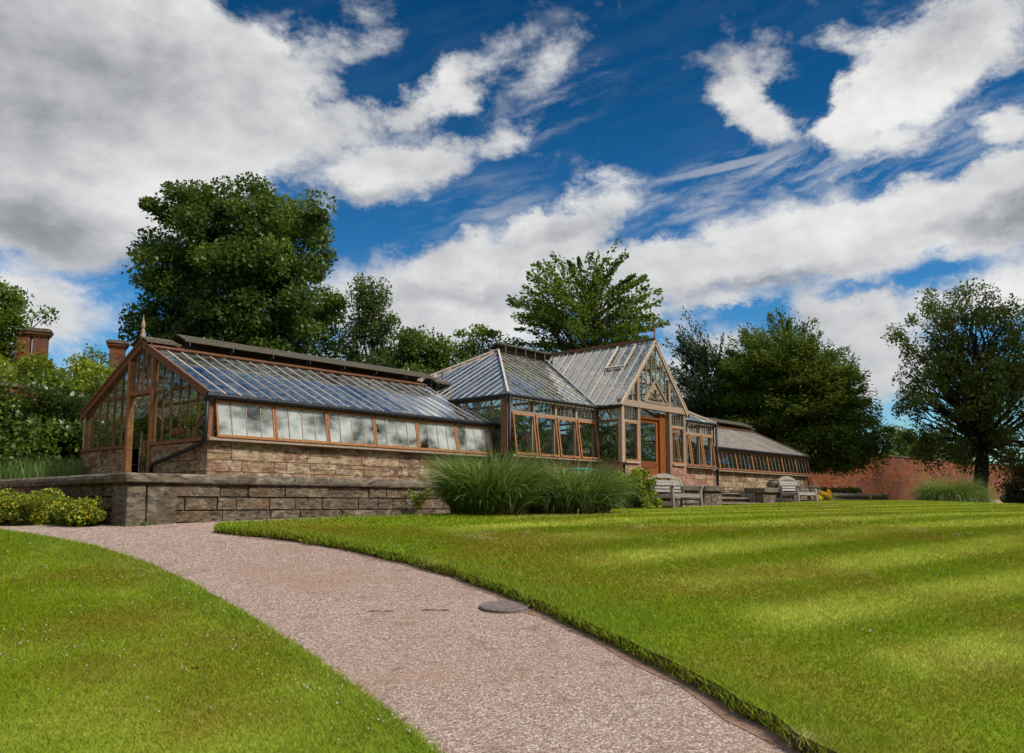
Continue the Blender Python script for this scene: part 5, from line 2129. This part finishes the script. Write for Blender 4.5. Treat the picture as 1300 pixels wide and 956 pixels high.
# ------------------------------------------------------------------ benches
def bench(x0, y0, z, L, label, ang=0.0):
    """x0, y0: front left foot; seat faces -Y"""
    root = thing('garden_bench', (x0 + L / 2, y0 + .3, z), label, 'bench', 'weathered timber garden benches by the steps')
    def P(x, y, zz):
        return (x0 + x, y0 + y, z + zz)
    for x in (.04, L - .04):
        for fy in (0, 1):
            mb = MB()
            if fy == 0:
                mb.bar(P(x, -.02, -.06), P(x, .03, .64), .075, .075, (0, 1, 0))
            else:
                mb.bar(P(x, .60, -.06), P(x, .52, .45), .07, .07, (0, 1, 0))
                mb.bar(P(x, .52, .44), P(x, .64, .90), .07, .07, (0, 1, 0))
            mb.build('leg', 'bench_teak', root, bevel=.006)
        mb = MB()
        mb.bar(P(x, -.06, .665), P(x, .60, .665), .09, .045)
        mb.bar(P(x, .03, .36), P(x, .52, .34), .04, .08)
        mb.bar(P(x, .03, .14), P(x, .55, .14), .035, .05)
        mb.build('armrest', 'bench_teak', root, bevel=.006)
    mb = MB()
    for k in range(5):
        mb.bar(P(.075, .04 + k * .105, .43 - k * .008), P(L - .075, .04 + k * .105, .43 - k * .008), .088, .024)
    mb.bar(P(.08, .005, .37), P(L - .08, .005, .37), .03, .09)
    mb.build('seat', 'bench_teak', root, bevel=.004)
    mb = MB()
    for zz, yy in ((.53, .545), (.63, .571), (.735, .597)):
        mb.bar(P(.075, yy, zz), P(L - .075, yy, zz), .022, .07, (0, .25, 1))
    mb.bar(P(.0, .615, .81), P(L, .615, .81), .035, .07, (0, .25, 1))
    # arched crest rail
    k = 12
    for i in range(k):
        def hh(f):
            return max(0.0, math.sin(PI * f)) ** .7 * .15
        f0, f1 = i / k, (i + 1) / k
        a0, a1 = .12 + (L - .24) * f0, .12 + (L - .24) * f1
        Z0, Z1 = .90 + hh(f0), .90 + hh(f1)
        q0, q1 = .855 + hh(f0) * .45, .855 + hh(f1) * .45
        mb.hexa([P(a0, .625, q0), P(a1, .625, q1), P(a1, .66, q1), P(a0, .66, q0), P(a0, .635, Z0), P(a1, .635, Z1), P(a1, .67, Z1), P(a0, .67, Z0)], .5)
    for xx in (.12, L / 2, L - .12):
        mb.bar(P(xx, .62, .81), P(xx, .64, .92), .04, .03)
    mb.build('backrest', 'bench_teak', root)
    root.scale = (1, 1, .86)
    return root


bench(18.38, 10.85, g(19.0, 10.95) + .04, 1.48, 'weathered grey timber bench with arched back, left of the stone steps')
bench(25.95, 10.85, g(26.6, 10.95) + .04, 1.52, 'weathered grey timber bench with arched back, right of the stone steps')
pst = MB()
q = pt(981, 620, 27.6)
pst.lathe((q.x, q.y, TZ), [(.08, 0), (.13, .04), (.17, .12), (.185, .20), (.17, .28), (.13, .34), (.11, .37), (.12, .39), (.10, .39), (.09, .36)], 16)
o = pst.build('stone_pot', 'coping_stone', None, (q.x, q.y, TZ), smooth=True)
tag(o, 'small round dark stone pot on the terrace just left of the right bench', 'pot')

# teal table
tx, ty = pt(737, 600, 24.2).x, pt(737, 600, 24.2).y
tb = thing('garden_table', (tx, ty, TZ), 'small round teal garden table showing over the tall grass', 'table')
mb = MB()
mb.lathe((tx, ty, TZ + .55), [(.36, 0), (.385, .012), (.385, .028), (.34, .05), (.2, .07), (.001, .078)], 28)
mb.build('table_top', 'teal_paint', tb, smooth=True)
for k in range(3):
    a = k * 2 * PI / 3
    mb = MB()
    mb.tube([(tx + .12 * math.cos(a), ty + .12 * math.sin(a), TZ + .55), (tx + .08 * math.cos(a), ty + .08 * math.sin(a), TZ + .3), (tx + .3 * math.cos(a), ty + .3 * math.sin(a), TZ)], .013, 6)
    mb.build('leg', 'teal_paint', tb)

# stone cover lying at the lawn edge, stray sticks and leaf
q = ground_hit(640, 770, .02)
COVER = (q.x, q.y)
mb = MB()
mb.lathe((q.x, q.y, q.z - .035), [(.235, 0), (.245, .02), (.245, .04), (.235, .05), (.20, .052), (.195, .045), (.001, .047)], 26)
o = mb.build('drain_cover', 'drain_stone', None, (q.x, q.y, q.z))
o.rotation_euler = (rad(3), rad(-3), 0)
tag(o, 'round dark stone drain cover half on the gravel by the lawn edge', 'drain cover')
for (x0, x1, y, lab) in ((465, 500, 777, 'thin broken strip of edging half buried in the gravel, far from the drain cover'), (535, 570, 775.5, 'thin strip of edging in the gravel nearest the drain cover')):
    a, b_ = ground_hit(x0, y, 0), ground_hit(x1, y, 0)
    mb = MB()
    k = 5
    pts = [Vector(a).lerp(Vector(b_), i / k) + Vector((0, 0, .004 + .006 * math.sin(i * 1.7))) for i in range(k + 1)]
    mb.tube(pts, [.006, .012, .014, .012, .012, .005], 6)
    o = mb.build('edging_strip', 'leaf_litter', None, tuple(a))
    tag(o, lab, 'edging strip')
q = ground_hit(257, 847, LH + .02)
mb = MB()
for k in range(4):
    f = k / 4
    w0, w1 = math.sin(PI * f) * .02 + .003, math.sin(PI * (f + .25)) * .02 + .003
    a, b_ = q + Rv * (.12 * f - .06) + Vector((0, 0, .03 + f * .05)), q + Rv * (.12 * (f + .25) - .06) + Vector((0, 0, .03 + (f + .25) * .05))
    mb.poly([a + Fv * w0, a - Fv * w0, b_ - Fv * w1, b_ + Fv * w1])
o = mb.build('dead_leaf', 'bark', None, tuple(q))
tag(o, 'dark curled dead leaf lying on the near left lawn', 'leaf')

# ------------------------------------------------------------------ inside the glasshouse
def staging(x0, x1, y0, y1, z, label):
    root = thing('plant_staging', ((x0 + x1) / 2, (y0 + y1) / 2, TZ + .03), label, 'staging')
    mb = MB()
    k = int((y1 - y0) / .12)
    for i in range(k):
        mb.box(x0, x1, y0 + i * (y1 - y0) / k, y0 + (i + .8) * (y1 - y0) / k, z - .03, z)
    mb.build('bench_top', 'staging', root)
    n = max(2, int((x1 - x0) / 1.8))
    for i in range(n + 1):
        x = x0 + .05 + (x1 - x0 - .1) * i / n
        for y in (y0 + .05, y1 - .05):
            mb = MB()
            mb.box(x - .03, x + .03, y - .03, y + .03, TZ + .03, z - .032)
            mb.build('leg', 'staging', root)


staging(9.5, 17.7, 16.95, 17.75, 1.25, 'long slatted plant staging inside the near wing windows')
staging(30.2, 40.2, 16.95, 17.75, 1.25, 'long slatted plant staging inside the far wing windows')


def potted(x, y, z, s, lmat, fmat, label, group, seed, nfl=26):
    root = thing('potted_plant', (x, y, z), label, 'potted plant', group)
    mb = MB()
    mb.lathe((x, y, z), [(.07 * s, 0), (.095 * s, .14 * s), (.105 * s, .14 * s), (.105 * s, .17 * s), (.09 * s, .17 * s), (.085 * s, .15 * s)], 10)
    mb.build('pot', 'terracotta', root)
    r = random.Random(seed)
    cen = [(x + r.gauss(0, .09 * s), y + r.gauss(0, .09 * s), z + .17 * s + r.uniform(.05, .42) * s) for i in range(9)]
    leaf_mass('foliage', cen, 42, .13 * s, .07 * s, lmat, root, seed=seed)
    if fmat:
        cen = [(x + r.gauss(0, .11 * s), y + r.gauss(0, .10 * s) - .05, z + .3 * s + r.uniform(.1, .42) * s) for i in range(5)]
        leaf_mass('flowers', cen, nfl // 2, .05 * s, .045 * s, fmat, root, seed=seed + 3)
    return root


r = random.Random(12)
ORD = 'first second third fourth fifth sixth seventh eighth ninth tenth eleventh twelfth thirteenth fourteenth fifteenth sixteenth'.split()
k = 0
cols = ['flower_red', None, 'flower_red', 'flower_pink', None, 'flower_red', None, 'flower_pink', None, 'flower_red', 'flower_pink', None, 'flower_red', 'flower_red', None, None]
for i in range(16):
    x = 9.75 + i * .51 + r.uniform(-.08, .08)
    potted(x, 17.1 + r.uniform(0, .35), 1.25, r.uniform(.95, 1.35), 'leaf_fresh' if i % 2 else 'leaf_dark', cols[i],
           ORD[i] + (' pot plant from the gable, flowering, behind the misted windows of the near wing' if cols[i] else ' pot plant from the gable, leafy, behind the misted windows of the near wing'), 'pot plants on the near staging', 70 + i)
for i in range(16):
    x = 30.5 + i * .6 + r.uniform(-.08, .08)
    potted(x, 17.05 + r.uniform(0, .35), 1.25, r.uniform(1.0, 1.4), 'leaf_fresh' if i % 2 else 'leaf_dark', ['flower_red', 'flower_pink', None, 'flower_red'][i % 4],
           ORD[i] + (' pot plant from the porch, flowering, behind the leaning panes of the far wing' if i % 4 != 2 else ' pot plant from the porch, leafy, behind the leaning panes of the far wing'), 'pot plants on the far staging', 90 + i)


def inner_plant(name, x, y, h, w, mat, label, seed, n=30, per=70, ls=.13):
    root = thing(name, (x, y, TZ + .03), label, 'plant')
    r = random.Random(seed)
    cen = [(x + r.gauss(0, w * .45), y + r.gauss(0, w * .3), TZ + .15 + h * r.random() ** .8) for i in range(n)]
    leaf_mass('foliage', cen, per, .26, ls, mat, root, seed=seed, aspect=.45)
    mb = MB()
    for i in range(4):
        mb.tube([(x, y, TZ + .03), (x + r.uniform(-.1, .1), y, TZ + h * .4), (x + r.gauss(0, w * .4), y + r.gauss(0, .2), TZ + h)], [.03, .02, .008], 5, cap=False)
    mb.build('stems', 'bark', root)


def palm(x, y, z0, h, L, n, label, seed, mat='leaf_fresh', droop=1.6):
    root = thing('palm', (x, y, TZ + .03), label, 'palm')
    mb = MB()
    mb.tube([(x, y, TZ + .03), (x + .03, y, TZ + h * .5), (x, y, TZ + h)], [.07, .05, .045], 8)
    mb.build('trunk', 'bark', root)
    r = np.random.default_rng(seed)
    P, DR = [], []
    for i in range(n):
        a = r.uniform(0, 2 * PI)
        hh = np.array([math.cos(a), math.sin(a), 0])
        sd = np.array([-hh[1], hh[0], 0])
        p = np.array([x, y, TZ + h], float)
        th = r.uniform(.3, 1.0)
        for k in range(14):
            th2 = th + droop * (k / 14) ** 1.2
            p = p + (hh * math.sin(th2) + np.array([0, 0, math.cos(th2)])) * L / 14
            for s in (-1, 1):
                w = .26 * (1 - k / 16)
                P.append(p + sd * s * w * .4 + np.array([0, 0, -.06]))
                DR.append(sd * s * 1.6 + hh + np.array([0, 0, -.8]))
    P = np.array(P)
    V, F = leaves(P, .34, None, .3, .12, np.array(DR), r)
    np_obj('fronds', V, F, mat, root, attrs={'tone': r.uniform(.2, 1, len(F))})


inner_plant('vine_plant', 10.0, 17.6, 1.75, .9, 'leaf_fresh', 'bright green climbing plant just inside the near gable panes, right of its doorway', 131, 46, 90, .12)
inner_plant('vine_plant', 10.6, 21.4, 1.6, 1.0, 'leaf_fresh', 'green bushy plant inside the near gable, left of its doorway', 132, 34, 80)
inner_plant('vine_plant', 13.6, 21.6, 2.0, 2.0, 'leaf_dark', 'dark climber against the back panes of the near wing', 133, 50, 80)
inner_plant('vine_plant', 16.4, 21.6, 2.1, 1.8, 'leaf_fresh', 'fresh green climber at the back of the near wing, next to the centre block', 134, 46, 80)
inner_plant('vine_plant', 19.1, 18.6, 2.4, 1.2, 'leaf_dark', 'dark tall shrub inside the first windows of the centre block', 135, 54, 80)
inner_plant('vine_plant', 20.9, 19.2, 2.5, 1.2, 'leaf_dark', 'dark dense shrub inside the centre block near the porch', 136, 54, 80)
inner_plant('vine_plant', 21.9, 17.4, 1.2, .8, 'leaf_dark', 'low dark bush inside the porch corner window', 137, 24, 80)
inner_plant('vine_plant', 26.6, 18.8, 2.4, 1.6, 'leaf_dark', 'tall dark shrub inside, right of the glazed door', 138, 54, 80)
inner_plant('vine_plant', 28.6, 18.6, 2.3, 1.4, 'leaf_fresh', 'green shrub inside the last windows of the centre block', 139, 46, 80)
inner_plant('vine_plant', 24.2, 21.6, 2.4, 2.4, 'leaf_dark', 'dark planting seen through the glazed entrance door', 140, 60, 80)
palm(19.0, 17.1, 0, 1.9, 1.15, 46, 'hanging frond palm inside the first centre windows beside the downpipe', 141)
palm(22.6, 17.5, 0, 1.5, 1.2, 26, 'arching palm inside the porch side window', 142, droop=1.4)
palm(20.3, 17.3, 0, .8, .9, 26, 'low palm inside the middle centre windows', 143)
for i in range(7):
    inner_plant('vine_plant', 31.2 + i * 1.4, 20.9, 1.7, 1.4, 'leaf_dark', ORD[i] + ' dark planting from the porch along the back of the far wing', 150 + i, 22, 80, .16)
    o = bpy.data.objects[[k for k in bpy.data.objects.keys() if k.startswith('vine_plant')][-1]]
    o['group'] = 'back row plants of the far wing'
# crate with red flowers just inside the open gable door
cr_ = thing('flower_crate', (10.0, 19.6, TZ + .03), 'wooden crate stand under red flowers just inside the open gable door', 'crate')
mb = MB()
for (a, b, c, e, f_, h_) in ((9.75, 10.35, 19.15, 19.19, TZ + .03, TZ + .55), (9.75, 10.35, 20.0, 20.04, TZ + .03, TZ + .55)):
    mb.box(a, b, c, e, f_, h_)
mb.box(9.73, 10.37, 19.12, 20.07, TZ + .555, TZ + .61)
mb.box(9.76, 10.3, 19.2, 19.99, TZ + .25, TZ + .28)
mb.build('shelf', 'staging', cr_)
potted(10.0, 19.45, TZ + .61, 1.2, 'leaf_dark', 'flower_red', 'red flowering plant on the crate in the gable doorway', None, 201)
potted(10.1, 19.8, TZ + .61, 1.0, 'leaf_fresh', None, 'small leafy plant on the crate in the gable doorway', None, 202)

# shrubs between the glasshouse and the brick wall
for i, x in enumerate((8.6, 12.4, 16.2, 20.4, 25.0, 29.6, 34.0, 38.0)):
    r = random.Random(300 + i)
    hgt = 2.6 if 18 < x < 32 else 2.1
    cen = [(x + r.uniform(-2, 2), 24.6 + r.uniform(-.4, .3), TZ + hgt * r.random()) for k in range(46)]
    labs = ['outermost wall shrub, glimpsed through the near gable', 'wall shrub glimpsed through the near wing by the gable', 'wall shrub glimpsed through the near wing roof', 'wall shrub behind the first centre windows',
            'wall shrub behind the glazed door', 'wall shrub behind the last centre windows', 'wall shrub behind the far wing', 'wall shrub behind the far end of the far wing']
    bush('wall_shrub', labs[i], 'shrub', cen, 110, .42, .15, ('leaf_fresh', 'leaf_dark', 'leaf_olive')[i % 3], 'shrubs between glasshouse and brick wall', 400 + i, stems=False)

# ------------------------------------------------------------------ turf, gravel stones, clover
def scatter_px(n, poly, Dmin, Dmax, r, falloff=1.2):
    """random points inside a lawn outline, denser near the path"""
    px, py = np.array([q[0] for q in poly]), np.array([q[1] for q in poly])
    out = []
    tot = 0
    while tot < n:
        m = n * 2
        D = Dmin + (Dmax - Dmin) * r.uniform(0, 1, m) ** falloff
        L = r.uniform(-.66, .66, m) * D
        X = D * math.cos(HEAD) + L * math.sin(HEAD)
        Y = D * math.sin(HEAD) - L * math.cos(HEAD)
        k = inside(X, Y, px, py)
        out.append(np.column_stack([X[k], Y[k]]))
        tot += k.sum()
    return np.concatenate(out)[:n]


def turf(name, poly, edge, n_near, n_far, label, seed, mat='lawn_blade'):
    r = np.random.default_rng(seed)
    A = scatter_px(n_near, poly, 3.8, 13, r, .85)
    B = scatter_px(n_far, poly, 11, 34, r, 1.0)
    E = []
    for a, b in zip(edge[:-1], edge[1:]):
        L = math.hypot(b[0] - a[0], b[1] - a[1])
        m = int(L * 800)
        f = r.uniform(0, 1, m)
        nx, ny = (b[1] - a[1]) / L, -(b[0] - a[0]) / L
        o = r.normal(0, .028, m)
        E.append(np.column_stack([a[0] + (b[0] - a[0]) * f + nx * o, a[1] + (b[1] - a[1]) * f + ny * o]))
    E = np.concatenate(E)
    XY = np.concatenate([A, B, E])
    kind = np.concatenate([np.zeros(len(A)), np.ones(len(B)), np.full(len(E), 2)])
    D = XY[:, 0] * math.cos(HEAD) + XY[:, 1] * math.sin(HEAD)
    ed = edge_dist(XY[:, 0], XY[:, 1], edge)
    n = len(XY)
    lush = np.clip(1 - ed / (.55 + .35 * np.sin(XY[:, 0] * 3)), 0, 1) ** .7 * r.uniform(.5, 1, n)
    hgt = (.017 + .0011 * D) * r.uniform(.6, 1.4, n) * (1 + lush * .9)
    wid = np.where(kind == 1, .0016 * D, .0011 * D + .0015)
    Z = G(XY[:, 0], XY[:, 1]) + LH - .004 - np.where(kind == 2, r.uniform(0, .085, n), 0)
    base = np.column_stack([XY, Z])
    a = r.uniform(0, 2 * PI, n)
    tip = np.column_stack([np.cos(a), np.sin(a), np.zeros(n)]) * (hgt * r.uniform(.3, 1.3, n))[:, None]
    tip[:, 2] += hgt
    b = r.uniform(0, 2 * PI, n)
    s = np.column_stack([np.cos(b), np.sin(b), np.zeros(n)]) * (wid / 2)[:, None]
    V = np.stack([base - s, base + s, base + tip], axis=1).reshape(-1, 3)
    F = np.arange(3 * n).reshape(n, 3)
    o = np_obj(name, V, F, mat, attrs={'tone': np.clip(r.normal(.5, .2, n), 0, 1), 'lush': lush, 'border': ed})
    tag(o, label, 'grass', None, 'stuff')
    return o


right_edge = [tuple(q) for q in (right_pts + [(tip.x, tip.y)] + back)]
left_edge = [tuple(q) for q in left_pts]
turf('turf_grass', right_out, right_edge, 260000, 170000, 'short mown grass blades of the striped right lawn', 5)
turf('turf_grass', left_out, left_edge, 190000, 8000, 'short mown grass blades of the left lawn', 6, 'clover_blade')

# weeds and moss tufts along the foot of the terrace wall
r = np.random.default_rng(55)
n = 900
X = np.where(r.uniform(size=n) < .8, r.uniform(7.3, 13.4, n), r.uniform(6.3, 7.3, n))
X = X + .12 * np.sin(X * 9)
Y = 13.88 - np.abs(r.normal(0, .05, n))
keep = np.sin(X * 3.1) + np.sin(X * 7.7 + 1) > .3
X, Y = X[keep], Y[keep]
base = np.column_stack([X, Y, G(X, Y)])
blades(base, .09, .008, .5, 'leaf_fresh', 'wall_foot_weeds', None, 2, .5, 56)
o = bpy.data.objects['wall_foot_weeds']
tag(o, 'sparse weeds sprouting along the foot of the terrace wall', 'weeds', None, 'stuff')

# clover heads
r = np.random.default_rng(77)
XY = np.concatenate([scatter_px(130, left_out, 5, 14, r, .8), scatter_px(220, right_out, 6, 32, r, 1.0)])
i0 = r.integers(0, len(XY), 26)
XY = np.concatenate([XY] + [XY[i0] + r.normal(0, .30, (26, 2)) for _ in range(12)])
k = inside(XY[:, 0], XY[:, 1], np.array([q[0] for q in left_out]), np.array([q[1] for q in left_out])) | inside(XY[:, 0], XY[:, 1], np.array([q[0] for q in right_out]), np.array([q[1] for q in right_out]))
XY = XY[k]
# more along the path edge of the left lawn
E = []
for a, b in zip(left_edge[2:9], left_edge[3:10]):
    m = 22
    f = r.uniform(0, 1, m)
    E.append(np.column_stack([a[0] + (b[0] - a[0]) * f, a[1] + (b[1] - a[1]) * f]) + r.normal(0, .22, (m, 2)))
E = np.concatenate(E)
k = inside(E[:, 0], E[:, 1], np.array([q[0] for q in left_out]), np.array([q[1] for q in left_out]))
XY = np.concatenate([XY, E[k]])
Z = G(XY[:, 0], XY[:, 1]) + LH + .035
oc = np.array([(1, 0, 0), (-1, 0, 0), (0, 1, 0), (0, -1, 0), (0, 0, 1), (0, 0, -1)], float)
of = np.array([(0, 2, 4), (2, 1, 4), (1, 3, 4), (3, 0, 4), (2, 0, 5), (1, 2, 5), (3, 1, 5), (0, 3, 5)])
n = len(XY)
sz = r.uniform(.0035, .0105, n)
V = (np.column_stack([XY, Z])[:, None, :] + oc[None] * sz[:, None, None]).reshape(-1, 3)
F = (np.arange(n)[:, None, None] * 6 + of[None]).reshape(-1, 3)
o = np_obj('clover_flowers', V, F, 'flower_clover', attrs={'tone': r.uniform(0, 1, len(F))})
tag(o, 'tiny white clover heads scattered over both lawns', 'flowers', None, 'stuff')

# loose stones on the path
pathpoly = left_pts + [(4, 15), (6.5, 14)] + [(6.7, 13.9), (13, 13.9)] + list(reversed(back)) + [(tip.x, tip.y)] + list(reversed(right_pts))
n = 130000
XY = scatter_px(n, pathpoly, 3.8, 17, r, .75)
XY = XY[np.hypot(XY[:, 0] - COVER[0], XY[:, 1] - COVER[1]) > .235]
n = len(XY)
D = XY[:, 0] * math.cos(HEAD) + XY[:, 1] * math.sin(HEAD)
sz = (.0022 + .00036 * D) * r.uniform(.5, 1.5, n)
Z = G(XY[:, 0], XY[:, 1]) + sz * .3
rot_ = r.uniform(0, 2 * PI, n)
c, s = np.cos(rot_), np.sin(rot_)
sc = r.uniform(.6, 1.3, (n, 3)) * np.array([1, 1, .6])
loc = oc[None] * sc[:, None, :] * sz[:, None, None]
loc = loc + r.normal(0, .15, loc.shape) * sz[:, None, None]
x2 = loc[:, :, 0] * c[:, None] - loc[:, :, 1] * s[:, None]
y2 = loc[:, :, 0] * s[:, None] + loc[:, :, 1] * c[:, None]
loc = np.stack([x2, y2, loc[:, :, 2]], axis=2)
V = (np.column_stack([XY, Z])[:, None, :] + loc).reshape(-1, 3)
F = (np.arange(n)[:, None, None] * 6 + of[None, :4]).reshape(-1, 3)
tn = np.repeat(r.uniform(0, 1, n), 4)
o = np_obj('gravel_stones', V, F, 'pebble', attrs={'tone': tn})
tag(o, 'loose pinkish gravel stones on the path', 'gravel', None, 'stuff')
